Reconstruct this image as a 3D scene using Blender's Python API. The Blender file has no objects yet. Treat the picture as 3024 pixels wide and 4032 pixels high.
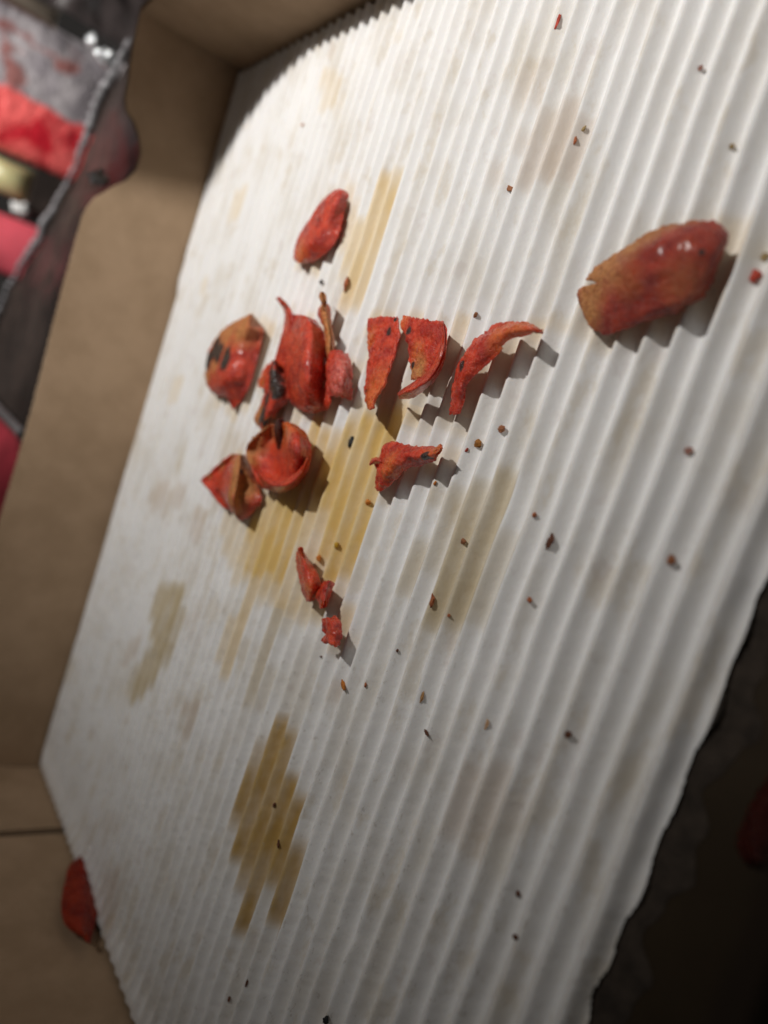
import bpy, math, random
import numpy as np
from mathutils import Vector, Matrix, noise

# ------------------------------------------------------------------ camera, world, lamp
MM = 0.001
H = 0.103                       # camera height above the liner crests, in metres
sc = bpy.context.scene
col = sc.collection
CAM_X = (0.54411, 0.302275, -0.782671)
CAM_U = (-0.245935, 0.949332, 0.195668)
CAM_B = (0.80216, 0.086021, 0.590881)

cam = bpy.data.objects.new('camera', bpy.data.cameras.new('camera'))
col.objects.link(cam)
cam.matrix_world = Matrix(((CAM_X[0], CAM_U[0], CAM_B[0], 0), (CAM_X[1], CAM_U[1], CAM_B[1], 0), (CAM_X[2], CAM_U[2], CAM_B[2], H), (0, 0, 0, 1)))
cd = cam.data
cd.sensor_fit = 'VERTICAL'
cd.sensor_height = 9.135
cd.sensor_width = 6.85
cd.lens = 6.86
cd.clip_start = 0.005
cd.clip_end = 50
cd.dof.use_dof = True
cd.dof.focus_distance = 1.58 * H
cd.dof.aperture_fstop = 2.2
sc.camera = cam

world = bpy.data.worlds.new("World")
sc.world = world
world.use_nodes = True
world.node_tree.nodes['Background'].inputs[0].default_value = (1.0, 0.93, 0.86, 1)
world.node_tree.nodes['Background'].inputs[1].default_value = 0.058
sc.view_settings.view_transform = 'Standard'
sc.view_settings.look = 'None'
sc.view_settings.exposure = 0
sc.view_settings.gamma = 1

LAMP = Vector((-1.4, 1.86, 3.6)) * H
AIM = Vector((-2.5, 1.55, 0)) * H
ld = bpy.data.lights.new('desk_lamp_light', 'SPOT')
ld.energy = 7.4
ld.color = (1.0, 0.97, 0.935)
ld.shadow_soft_size = 0.005
ld.spot_size = math.radians(95)
ld.spot_blend = 1.0
lo = bpy.data.objects.new('desk_lamp_light', ld)
col.objects.link(lo)
lo.location = LAMP
lo.rotation_euler = (AIM - LAMP).to_track_quat('-Z', 'Y').to_euler()

# added fill spot without a known source, brightens the things beyond the box
l2 = bpy.data.lights.new('added_fill_light', 'SPOT')
l2.energy = 13; l2.color = (1.0, .97, .94); l2.shadow_soft_size = .006
l2.spot_size = math.radians(62); l2.spot_blend = .8
o2 = bpy.data.objects.new('added_fill_light', l2)
col.objects.link(o2)
o2.location = Vector((-4.2, 1.6, 4.2)) * H
o2.rotation_euler = (Vector((-6.6, 1.1, 0)) * H - o2.location).to_track_quat('-Z', 'Y').to_euler()

# ------------------------------------------------------------------ helpers
def tag(o, label=None, cat=None, group=None, kind=None):
    if label: o['label'] = label
    if cat: o['category'] = cat
    if group: o['group'] = group
    if kind: o['kind'] = kind
    return o

def empty(name, loc=(0, 0, 0)):
    o = bpy.data.objects.new(name, None)
    o.empty_display_size = 0.01
    o.location = loc
    col.objects.link(o)
    return o

def mesh_obj(name, verts, faces, mat, parent=None, smooth=True, attrs=None):
    me = bpy.data.meshes.new(name)
    me.from_pydata([tuple(v) for v in verts], [], faces)
    me.update()
    if smooth: me.shade_smooth()
    for k, vals in (attrs or {}).items():
        a = me.attributes.new(k, 'FLOAT', 'POINT')
        a.data.foreach_set('value', np.asarray(vals, dtype=np.float32))
    me.materials.append(mat)
    o = bpy.data.objects.new(name, me)
    col.objects.link(o)
    if parent is not None:
        o.parent = parent
        o.matrix_parent_inverse = Matrix.Translation(parent.location).inverted()
    return o

def box_mesh(x0, x1, y0, y1, z0, z1):
    v = [(x0, y0, z0), (x1, y0, z0), (x1, y1, z0), (x0, y1, z0), (x0, y0, z1), (x1, y0, z1), (x1, y1, z1), (x0, y1, z1)]
    f = [(0, 3, 2, 1), (4, 5, 6, 7), (0, 1, 5, 4), (1, 2, 6, 5), (2, 3, 7, 6), (3, 0, 4, 7)]
    return v, f

class NT:
    def __init__(self, name):
        self.m = bpy.data.materials.new(name)
        self.m.use_nodes = True
        self.t = self.m.node_tree
        self.b = self.t.nodes['Principled BSDF']
        g = self.t.nodes.new('ShaderNodeNewGeometry')
        mp = self.t.nodes.new('ShaderNodeVectorMath'); mp.operation = 'SCALE'
        mp.inputs['Scale'].default_value = 1000.0          # millimetres
        self.t.links.new(g.outputs['Position'], mp.inputs[0])
        self.pos = mp.outputs[0]
    def n(self, typ, **kw):
        x = self.t.nodes.new(typ)
        for k, v in kw.items(): setattr(x, k, v)
        return x
    def link(self, a, b): self.t.links.new(a, b)
    def val(self, sock, v):
        if hasattr(v, 'node'): self.link(v, sock)
        else: sock.default_value = v
    def noise(self, scale, detail=4, rough=0.55, vec=None, dist=0.0):
        x = self.n('ShaderNodeTexNoise')
        self.link(vec if vec is not None else self.pos, x.inputs['Vector'])
        x.inputs['Scale'].default_value = scale; x.inputs['Detail'].default_value = detail
        x.inputs['Roughness'].default_value = rough; x.inputs['Distortion'].default_value = dist
        return x.outputs['Fac']
    def stretch(self, s, rot=0):
        m = self.n('ShaderNodeMapping'); self.link(self.pos, m.inputs['Vector'])
        m.inputs['Scale'].default_value = s; m.inputs['Rotation'].default_value = (0, 0, rot)
        return m.outputs[0]
    def ramp(self, fac, lo_, hi_, a=0.0, b=1.0):
        r = self.n('ShaderNodeMapRange'); self.link(fac, r.inputs['Value'])
        r.interpolation_type = 'SMOOTHSTEP'
        r.inputs['From Min'].default_value = lo_; r.inputs['From Max'].default_value = hi_
        r.inputs['To Min'].default_value = a; r.inputs['To Max'].default_value = b
        return r.outputs['Result']
    def math(self, op, a, b=0.0, c=None, clamp=False):
        m = self.n('ShaderNodeMath', operation=op); m.use_clamp = clamp
        self.val(m.inputs[0], a); self.val(m.inputs[1], b)
        if c is not None: self.val(m.inputs[2], c)
        return m.outputs[0]
    def mix(self, fac, a, b):
        m = self.n('ShaderNodeMix', data_type='RGBA')
        self.val(m.inputs[0], fac)
        self.val(m.inputs[6], a if hasattr(a, 'node') else (*a, 1)); self.val(m.inputs[7], b if hasattr(b, 'node') else (*b, 1))
        return m.outputs[2]
    def attr(self, name):
        a = self.n('ShaderNodeAttribute'); a.attribute_name = name
        return a.outputs['Fac']
    def bump(self, h, strength, dist):
        b = self.n('ShaderNodeBump'); self.link(h, b.inputs['Height'])
        b.inputs['Strength'].default_value = strength; b.inputs['Distance'].default_value = dist
        self.link(b.outputs[0], self.b.inputs['Normal'])
    def set(self, **kw):
        for k, v in kw.items():
            s_ = self.b.inputs[k.replace('_', ' ')]
            if isinstance(v, tuple) and len(v) == 3 and k == 'Base_Color': v = (*v, 1)
            self.val(s_, v)

# ------------------------------------------------------------------ materials
def mat_paper():
    t = NT('white_liner_paper')
    mott = t.noise(0.05, 5, 0.6, t.stretch((1.5, .8, 1)))
    spk = t.noise(0.35, 4, 0.6, t.stretch((1.0, 0.35, 1)))
    fib = t.noise(2.6, 3, 0.6)
    base = t.mix(t.ramp(mott, .45, .72), (.82, .812, .80), (.73, .70, .65))
    base = t.mix(t.ramp(spk, .60, .74, 0, .30), base, (.56, .50, .42))
    bl = t.noise(.10, 5, .65, t.stretch((1.5, .55, 1)))
    base = t.mix(t.ramp(bl, .54, .66, 0, .38), base, (.60, .51, .37))
    b2 = t.noise(.16, 4, .6, t.stretch((1.2, .7, 1), .3))
    base = t.mix(t.ramp(b2, .60, .70, 0, .22), base, (.55, .46, .43))
    st, kd = t.attr('stain'), t.attr('tint')
    # oil-soaked stain colour by kind: gold / olive / brown / pinkish
    c = t.mix(t.ramp(kd, .2, .8), (.70, .50, .19), (.52, .41, .22))
    c = t.mix(t.ramp(kd, 1.2, 1.8), c, (.50, .33, .11))
    c = t.mix(t.ramp(kd, 2.2, 2.8), c, (.52, .38, .25))
    sv = t.noise(0.16, 3, 0.6, t.stretch((1.2, .35, 1)))
    fe = t.noise(.55, 5, .7, t.stretch((1.3, .5, 1)))
    stn = t.math('ADD', st, t.math('MULTIPLY', t.math('SUBTRACT', fe, .5), .34))
    f = t.math('MULTIPLY', st, t.math('MULTIPLY', t.ramp(stn, .03, .27), t.ramp(sv, .25, .75, .70, 1.15)), clamp=True)
    base = t.mix(f, base, c)
    # rubbed grey scuffs on the flute tops
    cr = t.attr('crest')
    sc_ = t.noise(0.9, 4, .7, t.stretch((1, .55, 1)))
    scf = t.math('MULTIPLY', t.ramp(sc_, .57, .67), t.ramp(cr, .22, .75, 0, .42))
    base = t.mix(scf, base, (.42, .38, .33))
    t.set(Base_Color=base, Roughness=t.math('MULTIPLY_ADD', f, -.22, .62), Specular_IOR_Level=.35)
    t.set(Subsurface_Weight=.12, Subsurface_Radius=(.9, .7, .5), Subsurface_Scale=.0006)
    h = t.math('ADD', t.math('MULTIPLY', fib, .35), t.math('MULTIPLY', t.noise(.5, 5, .65), 1.0))
    t.bump(h, .55, .00022)
    return t.m

def mat_kraft(name, a, b, rough=.8):
    t = NT(name)
    base = t.mix(t.ramp(t.noise(.06, 5, .6), .3, .7), a, b)
    base = t.mix(t.ramp(t.noise(.9, 5, .7), .52, .75, 0, .35), base, tuple(x * .7 for x in a))
    t.set(Base_Color=base, Roughness=rough, Specular_IOR_Level=.25)
    t.bump(t.noise(1.8, 5, .7), .4, .0002)
    return t.m

def mat_tomato(name, dark=1.0, coat=.36):
    t = NT(name)
    n1 = t.noise(.28, 5, .6); n2 = t.noise(1.1, 4, .6); n3 = t.noise(3.2, 3, .6)
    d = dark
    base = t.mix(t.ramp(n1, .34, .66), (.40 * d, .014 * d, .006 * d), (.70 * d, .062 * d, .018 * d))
    base = t.mix(t.ramp(n2, .54, .76, 0, .40), base, (.74 * d, .15 * d, .05 * d))
    base = t.mix(t.math('MULTIPLY', t.attr('org'), t.ramp(n2, .3, .6, .25, .75)), base, (.74 * d, .19 * d, .03 * d))
    base = t.mix(t.math('MULTIPLY', t.attr('pale'), t.ramp(n2, .3, .6, .2, .6)), base, (.75, .24, .20))
    tf = t.math('MULTIPLY', t.attr('tan'), t.ramp(n2, .25, .52, .45, 1.0), clamp=True)
    tanc = t.mix(t.ramp(n2, .4, .66), (.60, .27, .075), (.34, .10, .026))
    base = t.mix(tf, base, tanc)
    # tiny yellow seeds of fat and dark flecks
    base = t.mix(t.ramp(n3, .60, .68, 0, .55 * d), base, (.75, .26, .12))
    fl = t.noise(1.0, 2, .5, t.stretch((1.3, 1.1, 1.2), .7))
    base = t.mix(t.ramp(fl, .73, .77, 0, .8), base, (.05, .012, .006))
    cf = t.ramp(t.math('MULTIPLY', t.attr('char'), t.ramp(n2, .2, .55, .75, 1.1)), .28, .62)
    base = t.mix(cf, base, (.028, .017, .014))
    rough = t.math('MULTIPLY_ADD', t.ramp(n2, .35, .65), .18, .20)
    rough = t.math('ADD', rough, t.math('MULTIPLY', tf, .25))
    t.set(Base_Color=base, Roughness=rough, Specular_IOR_Level=.6 if coat > .05 else .2, Coat_Weight=t.math('SUBTRACT', coat, t.math('MULTIPLY', tf, coat)), Coat_Roughness=.2)
    sw = t.math('SUBTRACT', .55, t.math('MULTIPLY', t.math('MAXIMUM', tf, cf), .5))
    t.set(Subsurface_Weight=sw, Subsurface_Radius=(1.6, .20, .08), Subsurface_Scale=.0014)
    h = t.math('ADD', t.math('MULTIPLY', n2, .8), t.math('MULTIPLY', n3, .6))
    t.bump(h, .95, .0006)
    return t.m

def mat_simple(name, c, rough=.5, var=.35, scale=.12, spec=.5, bump=.3, metal=0, sss=0):
    t = NT(name)
    base = t.mix(t.ramp(t.noise(scale, 5, .6), .3, .7), c, tuple(min(1, x * (1 - var)) for x in c))
    t.set(Base_Color=base, Roughness=rough, Specular_IOR_Level=spec, Metallic=metal)
    if sss: t.set(Subsurface_Weight=sss, Subsurface_Radius=(1, .4, .2), Subsurface_Scale=.0006)
    t.bump(t.noise(scale * 8, 4, .6), bump, .0004)
    return t.m

M_paper = mat_paper()
M_kraft = mat_kraft('kraft_board', (.44, .31, .20), (.36, .25, .155))
M_floor = mat_kraft('shade_dark_floor', (.034, .021, .009), (.024, .014, .005), .6)  # brown board floor, with the shade at the near side put into its colour
M_outer = mat_kraft('shade_dark_board', (.045, .028, .015), (.032, .02, .011), .6)  # dark tone carries the shade of the near wall
M_edge = mat_kraft('kraft_cut_edge', (.40, .29, .19), (.30, .20, .12), .9)
M_tom = mat_tomato('roasted_tomato')
M_tomd = mat_tomato('roasted_tomato_dark', .07, 0)  # near black copy; the floor piece has its shade in this colour
M_tomb = mat_tomato('roasted_tomato_brown', .62, .2)
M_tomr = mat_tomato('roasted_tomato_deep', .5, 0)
CR = {
 'red': (.55, .07, .04), 'rust': (.48, .15, .06), 'olive': (.40, .28, .12), 'brown': (.36, .14, .06), 'black': (.022, .024, .026),
 'orange': (.66, .22, .03), 'orange_brown': (.42, .17, .03), 'yellow': (.66, .38, .03), 'dark': (.17, .065, .035), 'tan': (.45, .24, .09),
 'peach': (.66, .42, .25), 'pink': (.45, .22, .17)}
M_cr = {k: mat_simple('crumb_' + k, v, .6, .4, .8, .3, .6, sss=.1) for k, v in CR.items()}

PIECES = [
  {'name': 'tomato_piece', 'label': 'small bright red oval tomato flake lying alone above the cluster', 'rows': [[[-220.38, 44.02, 1.16], [-214.66, 42.86, 2.32], [-214.5, 43.54, 0.58]], [[-221.19, 45.58, 1.85], [-210.92, 45.43, 3.71], [-207.89, 44.13, 0.93]], [[-221.17, 48.81, 2.32], [-206.46, 47.89, 4.64], [-200.28, 47.51, 1.16]], [[-219.47, 52.98, 2.32], [-203.91, 52.3, 4.64], [-198.38, 52.7, 1.16]], [[-215.66, 57.78, 2.32], [-200.81, 56.31, 4.64], [-199.05, 57.96, 1.16]], [[-212.11, 62.01, 2.09], [-199.85, 60.34, 4.17], [-199.63, 62.23, 1.04]], [[-208.35, 64.7, 1.39], [-201.51, 63.6, 2.78], [-201.66, 63.87, 0.7]]], 'th': 2.2, 'tan': [], 'char': [[-205.74, 54.32, 3.86, 2.27], [-200.35, 56.88, 3.86, 1.65], [-208.48, 60.55, 3.86, 1.44]], 'org': [[-214.32, 44.93, 3.09, 6.18]], 'pale': [], 'nz': 0.6, 'part_of': None, 'mat': 'tomato'},
  {'name': 'tomato_piece', 'label': 'leftmost curled tomato piece with tan charred skin, beside the crumpled cluster', 'rows': [[[-238.78, 25.17, 3.48], [-227.3, 25.16, 6.95], [-237.34, 26.05, 1.39]], [[-249.75, 21.69, 3.86], [-227.77, 20.32, 7.72], [-228.05, 22.25, 1.55]], [[-258.35, 16.25, 3.86], [-230.96, 15.4, 7.72], [-226.78, 19.76, 1.55]], [[-261.15, 10.13, 3.86], [-231.12, 10.24, 7.72], [-225.85, 13.11, 1.55]], [[-258.63, 4.22, 3.86], [-230.06, 4.79, 7.72], [-225.18, 6.85, 1.55]], [[-254.35, -0.3, 3.09], [-234.12, 1.2, 6.18], [-226.85, 1.57, 1.24]], [[-248.13, -2.3, 1.55], [-236.36, -1.51, 3.09], [-234.42, -4.98, 0.62]]], 'th': 1.3, 'tan': [[-236.06, 24.95, 4.64, 9.27], [-241.91, 21.29, 6.18, 12.36], [-253.06, 18.0, 5.41, 10.3], [-231.5, 23.96, 4.64, 6.18], [-229.88, 20.59, 7.72, 8.24], [-242.67, 16.73, 6.18, 5.15], [-254.29, 9.36, 5.41, 6.18], [-254.67, 4.39, 4.64, 6.18], [-245.53, 7.79, 6.18, 5.15], [-246.03, 25.22, 3.86, 5.15]], 'char': [[-252.52, 12.93, 5.41, 10.3], [-235.05, 10.09, 7.72, 9.27], [-256.21, 8.57, 4.64, 9.27], [-244.66, 11.62, 6.18, 9.27]], 'org': [], 'pale': [], 'nz': 1.0, 'part_of': None, 'mat': 'tomato'},
  {'name': 'tomato_piece', 'label': 'largest crumpled tomato piece, heart of the cluster, with a rounded bulge and thin horns', 'rows': [[[-205.4, 27.14, 3.71], [-188.55, 25.62, 8.65], [-192.84, 26.14, 3.09]], [[-204.09, 22.88, 4.17], [-183.38, 22.76, 9.73], [-185.44, 23.15, 3.48]], [[-201.55, 17.12, 4.64], [-178.75, 17.48, 10.81], [-180.61, 17.67, 3.86]], [[-198.94, 11.62, 4.64], [-175.71, 11.63, 10.81], [-177.98, 12.61, 3.86]], [[-196.32, 7.13, 3.94], [-175.9, 7.27, 9.19], [-176.72, 7.31, 3.28]], [[-193.73, 3.53, 2.78], [-178.0, 3.88, 6.49], [-176.23, 4.35, 2.32]], [[-190.55, 1.55, 1.39], [-181.75, 1.61, 3.24], [-179.6, 2.18, 1.16]]], 'th': 1.6, 'tan': [], 'char': [[-187.33, 23.25, 7.72, 2.27]], 'org': [], 'pale': [], 'nz': 0.7, 'part_of': None, 'mat': 'tomato'},
  {'name': 'side_flap', 'label': None, 'rows': [[[-220.87, 31.67, 3.71], [-211.24, 30.52, 7.42], [-209.51, 30.01, 7.42]], [[-214.36, 28.33, 3.01], [-206.58, 27.89, 6.03], [-204.8, 27.95, 6.03]], [[-212.95, 24.52, 2.32], [-204.96, 23.75, 4.64], [-200.52, 22.92, 4.64]], [[-212.23, 19.32, 2.32], [-203.43, 18.42, 4.64], [-198.53, 18.07, 4.64]], [[-213.21, 13.75, 1.85], [-204.65, 13.91, 3.71], [-199.79, 14.34, 3.71]], [[-213.79, 9.36, 1.16], [-205.52, 9.86, 2.32], [-201.02, 10.34, 2.32]]], 'th': 1.3, 'tan': [], 'char': [], 'org': [], 'pale': [], 'nz': 0.5, 'part_of': -1, 'mat': 'tomato'},
  {'name': 'pointed_horn', 'label': None, 'rows': [[[-189.84, 33.13, 5.79], [-184.69, 32.42, 8.11], [-192.76, 33.61, 3.48]], [[-188.53, 30.4, 5.02], [-183.52, 29.98, 7.03], [-189.91, 31.27, 3.01]], [[-191.57, 27.99, 3.86], [-185.58, 28.24, 5.41], [-187.6, 29.55, 2.32]], [[-186.92, 24.96, 3.86], [-181.74, 25.02, 5.41], [-184.42, 25.63, 2.32]], [[-183.8, 22.11, 3.86], [-178.51, 22.09, 5.41], [-181.25, 22.14, 2.32]], [[-182.87, 18.95, 3.48], [-177.3, 18.59, 4.87], [-179.11, 18.71, 2.09]], [[-184.3, 15.28, 1.93], [-178.9, 15.21, 2.7], [-178.35, 15.42, 1.16]]], 'th': 1.3, 'tan': [[-184.8, 31.3, 6.95, 6.18], [-184.27, 28.28, 6.18, 5.15], [-182.32, 25.66, 5.41, 6.18], [-179.62, 22.84, 5.41, 6.18], [-178.29, 19.58, 4.63, 4.12]], 'char': [], 'org': [], 'pale': [], 'nz': 0.8, 'part_of': -2, 'mat': 'tomato'},
  {'name': 'under_fold', 'label': None, 'rows': [[[-202.44, 6.31, 1.85], [-183.4, 7.08, 4.64], [-175.07, 9.04, 3.71]], [[-197.55, 3.39, 1.55], [-180.91, 4.25, 3.86], [-172.32, 5.98, 3.09]], [[-191.71, 1.56, 0.77], [-181.38, 1.7, 1.93], [-174.59, 3.81, 1.55]]], 'th': 1.3, 'tan': [], 'char': [], 'org': [], 'pale': [], 'nz': 0.6, 'part_of': -3, 'mat': 'tomato'},
  {'name': 'tomato_piece', 'label': 'blackened narrow tomato strip against the lower left of the crumpled cluster', 'rows': [[[-212.0, 12.89, 3.09], [-202.62, 12.73, 6.57], [-208.14, 12.56, 2.32]], [[-212.76, 7.73, 3.09], [-200.84, 8.31, 6.57], [-202.05, 9.5, 2.32]], [[-210.84, 4.17, 3.09], [-196.9, 4.84, 6.57], [-197.5, 6.4, 2.32]], [[-211.17, 0.07, 2.78], [-198.16, 0.59, 5.91], [-195.68, 3.66, 2.09]], [[-213.31, -4.53, 2.47], [-200.98, -3.24, 5.25], [-201.19, -1.04, 1.85]], [[-211.2, -6.9, 1.85], [-203.25, -6.98, 3.94], [-204.57, -5.99, 1.39]]], 'th': 1.3, 'tan': [[-210.6, -5.24, 3.09, 4.12], [-209.05, -2.58, 3.86, 4.12], [-201.41, -4.9, 3.09, 3.09]], 'char': [[-204.1, 10.87, 5.41, 6.18], [-200.74, 7.0, 6.18, 7.72], [-197.47, 4.53, 6.18, 6.18], [-203.17, 2.23, 5.41, 6.18], [-203.85, -2.77, 4.64, 6.18], [-202.09, -5.22, 3.86, 3.09], [-205.61, -5.04, 3.86, 4.12]], 'org': [], 'pale': [], 'nz': 1.0, 'part_of': None, 'mat': 'tomato'},
  {'name': 'tomato_piece', 'label': 'tiny orange red tomato scrap poking out left of the blackened strip', 'rows': [[[-217.12, 11.58, 1.55], [-212.44, 11.53, 3.09], [-214.18, 11.1, 1.55]], [[-218.9, 9.66, 1.55], [-212.76, 9.24, 3.09], [-213.13, 8.92, 1.55]], [[-219.7, 6.28, 1.54], [-213.49, 6.51, 3.09], [-213.7, 6.58, 1.55]], [[-219.96, 4.69, 1.55], [-212.84, 4.31, 3.09], [-212.93, 4.19, 1.55]]], 'th': 1.0, 'tan': [], 'char': [], 'org': [[-214.65, 5.85, 2.32, 5.15]], 'pale': [], 'nz': 1.0, 'part_of': None, 'mat': 'tomato'},
  {'name': 'tomato_piece', 'label': 'pinkish red tomato piece tucked under the lower right of the crumpled cluster', 'rows': [[[-182.86, 18.41, 3.09], [-173.32, 18.56, 4.94], [-173.3, 19.0, 1.85]], [[-179.44, 14.45, 3.86], [-168.57, 15.07, 6.18], [-168.65, 15.98, 2.32]], [[-177.15, 10.72, 3.86], [-165.7, 11.29, 6.18], [-165.92, 12.14, 2.32]], [[-176.3, 8.25, 3.09], [-166.14, 8.63, 4.94], [-165.21, 9.36, 1.85]], [[-176.3, 7.16, 2.32], [-167.44, 7.41, 3.71], [-165.12, 7.44, 1.39]]], 'th': 1.3, 'tan': [], 'char': [], 'org': [], 'pale': [[-165.66, 12.16, 5.41, 9.27], [-166.92, 9.1, 4.64, 7.21]], 'nz': 1.1, 'part_of': None, 'mat': 'tomato'},
  {'name': 'tomato_piece', 'label': 'glossy bowl shaped tomato piece below the crumpled cluster', 'rows': [[[-201.37, -8.95, 6.18], [-198.23, -6.18, 5.41], [-196.56, -4.33, 3.86], [-183.41, -2.81, 7.72], [-183.6, -2.64, 4.64]], [[-202.84, -12.05, 6.95], [-200.81, -9.61, 4.64], [-196.84, -7.94, 2.32], [-174.14, -4.7, 10.04], [-174.85, -3.97, 5.41]], [[-204.32, -15.08, 6.18], [-202.4, -13.29, 3.48], [-196.44, -12.02, 1.55], [-170.03, -7.71, 10.81], [-170.34, -6.86, 5.41]], [[-199.87, -17.14, 6.18], [-200.43, -16.03, 2.7], [-193.37, -15.4, 1.55], [-169.61, -10.75, 9.27], [-170.22, -9.89, 4.63]], [[-196.61, -19.54, 5.41], [-195.98, -18.86, 3.09], [-189.32, -17.94, 2.32], [-173.58, -14.59, 6.95], [-171.57, -13.26, 3.86]], [[-194.87, -21.51, 4.64], [-186.38, -20.55, 5.79], [-178.06, -19.25, 6.95], [-173.86, -17.51, 6.18], [-174.99, -16.06, 3.09]], [[-195.85, -22.84, 2.32], [-188.48, -22.12, 3.09], [-182.5, -21.23, 3.86], [-179.7, -19.85, 3.09], [-179.55, -18.44, 1.55]]], 'th': 1.3, 'tan': [[-203.0, -11.51, 6.18, 6.18], [-203.7, -14.22, 6.18, 5.15], [-199.09, -7.34, 5.41, 5.15], [-201.09, -16.65, 6.18, 4.12], [-201.94, -9.28, 5.41, 4.12]], 'char': [[-186.75, -13.7, 3.09, 1.44], [-196.13, -18.71, 3.86, 1.44]], 'org': [[-181.21, -3.94, 7.72, 7.21], [-175.9, -3.39, 7.72, 6.18]], 'pale': [], 'nz': 0.5, 'part_of': None, 'mat': 'tomato'},
  {'name': 'curled_lip', 'label': None, 'rows': [[[-202.28, -19.03, 2.78], [-192.32, -17.73, 6.95], [-191.82, -17.64, 6.26]], [[-197.57, -21.4, 3.09], [-186.85, -19.19, 7.73], [-186.61, -18.44, 6.95]], [[-189.88, -22.06, 3.4], [-179.23, -19.53, 8.5], [-180.0, -18.16, 7.65]], [[-182.1, -20.93, 3.4], [-173.01, -18.44, 8.5], [-174.9, -17.02, 7.65]], [[-176.36, -18.32, 3.09], [-169.98, -16.27, 7.72], [-173.21, -15.17, 6.95]], [[-173.04, -14.23, 3.09], [-167.0, -13.04, 7.72], [-170.59, -12.81, 6.95]], [[-172.86, -10.21, 3.09], [-166.35, -9.4, 7.72], [-169.35, -9.48, 6.95]]], 'th': 1.0, 'tan': [], 'char': [], 'org': [], 'pale': [], 'nz': 0.3, 'part_of': -1, 'mat': 'tomato'},
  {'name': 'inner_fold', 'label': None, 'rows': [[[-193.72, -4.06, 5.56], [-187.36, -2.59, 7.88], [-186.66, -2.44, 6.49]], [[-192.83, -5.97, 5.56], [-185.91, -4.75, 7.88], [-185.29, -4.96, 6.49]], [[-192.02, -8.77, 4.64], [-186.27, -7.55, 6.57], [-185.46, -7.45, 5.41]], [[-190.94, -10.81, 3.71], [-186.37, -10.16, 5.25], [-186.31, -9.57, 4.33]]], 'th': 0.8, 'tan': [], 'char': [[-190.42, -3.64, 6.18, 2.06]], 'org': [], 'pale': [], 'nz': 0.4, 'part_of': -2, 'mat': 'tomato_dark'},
  {'name': 'tomato_piece', 'label': 'folded triangular tomato piece with a brown ridge, lowest left of the cluster', 'rows': [[[-217.51, -17.47, 3.09], [-218.81, -17.3, 2.16], [-205.44, -15.98, 7.42], [-207.83, -16.01, 4.94], [-213.81, -16.64, 1.24]], [[-223.88, -20.98, 3.48], [-221.84, -20.31, 2.43], [-203.38, -18.38, 8.34], [-204.22, -17.87, 5.56], [-207.72, -18.33, 1.39]], [[-229.86, -25.55, 3.86], [-224.66, -23.76, 2.7], [-200.85, -21.0, 9.27], [-201.08, -20.32, 6.18], [-202.8, -21.09, 1.55]], [[-235.24, -29.62, 3.86], [-224.94, -27.46, 2.7], [-200.08, -24.48, 9.27], [-199.56, -23.66, 6.18], [-198.69, -23.52, 1.55]], [[-229.54, -30.81, 3.86], [-223.1, -29.86, 2.7], [-198.78, -27.81, 9.27], [-198.8, -27.15, 6.18], [-195.42, -26.05, 1.54]], [[-222.43, -32.2, 3.09], [-218.78, -31.91, 2.16], [-200.32, -30.36, 7.42], [-199.67, -30.41, 4.94], [-197.58, -29.48, 1.24]], [[-215.01, -33.69, 1.93], [-213.28, -33.92, 1.35], [-202.57, -32.96, 4.64], [-202.52, -34.14, 3.09], [-202.62, -33.7, 0.77]]], 'th': 1.3, 'tan': [[-206.36, -16.78, 6.95, 6.18], [-200.95, -19.38, 8.5, 6.18], [-199.88, -22.07, 8.5, 6.18], [-198.82, -24.74, 8.5, 5.15], [-200.13, -27.81, 7.72, 5.15], [-203.62, -16.79, 6.18, 6.18], [-199.18, -19.37, 6.95, 6.18], [-199.4, -22.7, 6.95, 6.18], [-199.62, -26.04, 6.95, 5.15], [-201.83, -30.32, 5.41, 4.12], [-199.19, -24.13, 5.41, 5.15], [-218.0, -18.31, 3.86, 3.09], [-224.87, -22.48, 3.86, 2.58], [-231.17, -26.65, 3.86, 2.06]], 'char': [[-223.56, -30.06, 3.09, 2.06], [-200.16, -28.1, 3.09, 1.65], [-200.37, -20.17, 7.72, 2.06], [-198.87, -22.22, 6.95, 1.85]], 'org': [], 'pale': [], 'nz': 1.0, 'part_of': None, 'mat': 'tomato'},
  {'name': 'tomato_piece', 'label': 'flat red tomato wedge tapering to an orange tip, first right of the crumpled cluster', 'rows': [[[-169.15, 28.33, 1.55], [-160.55, 28.62, 3.09], [-153.79, 28.66, 3.4]], [[-167.78, 25.71, 1.55], [-158.65, 25.69, 3.09], [-151.37, 25.99, 3.4]], [[-166.38, 22.64, 1.55], [-157.28, 22.76, 3.09], [-150.03, 23.16, 3.4]], [[-163.3, 19.06, 1.74], [-155.52, 19.16, 3.48], [-149.54, 18.98, 3.82]], [[-161.24, 14.78, 2.12], [-153.12, 14.97, 4.25], [-148.46, 15.03, 4.67]], [[-159.38, 11.17, 2.51], [-151.64, 11.05, 5.02], [-147.79, 11.94, 5.52]], [[-156.73, 8.27, 3.09], [-149.69, 8.31, 6.18], [-146.89, 8.5, 6.8]], [[-153.19, 6.42, 3.67], [-146.92, 6.04, 7.34], [-145.42, 6.33, 8.07]]], 'th': 1.3, 'tan': [], 'char': [[-155.0, 25.15, 3.09, 2.68], [-154.12, 28.02, 3.09, 1.44], [-157.66, 10.29, 3.09, 1.24]], 'org': [[-150.7, 8.99, 5.41, 10.3], [-164.63, 23.44, 2.32, 4.12], [-149.56, 7.16, 6.18, 6.18]], 'pale': [], 'nz': 1.1, 'part_of': None, 'mat': 'tomato'},
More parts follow.
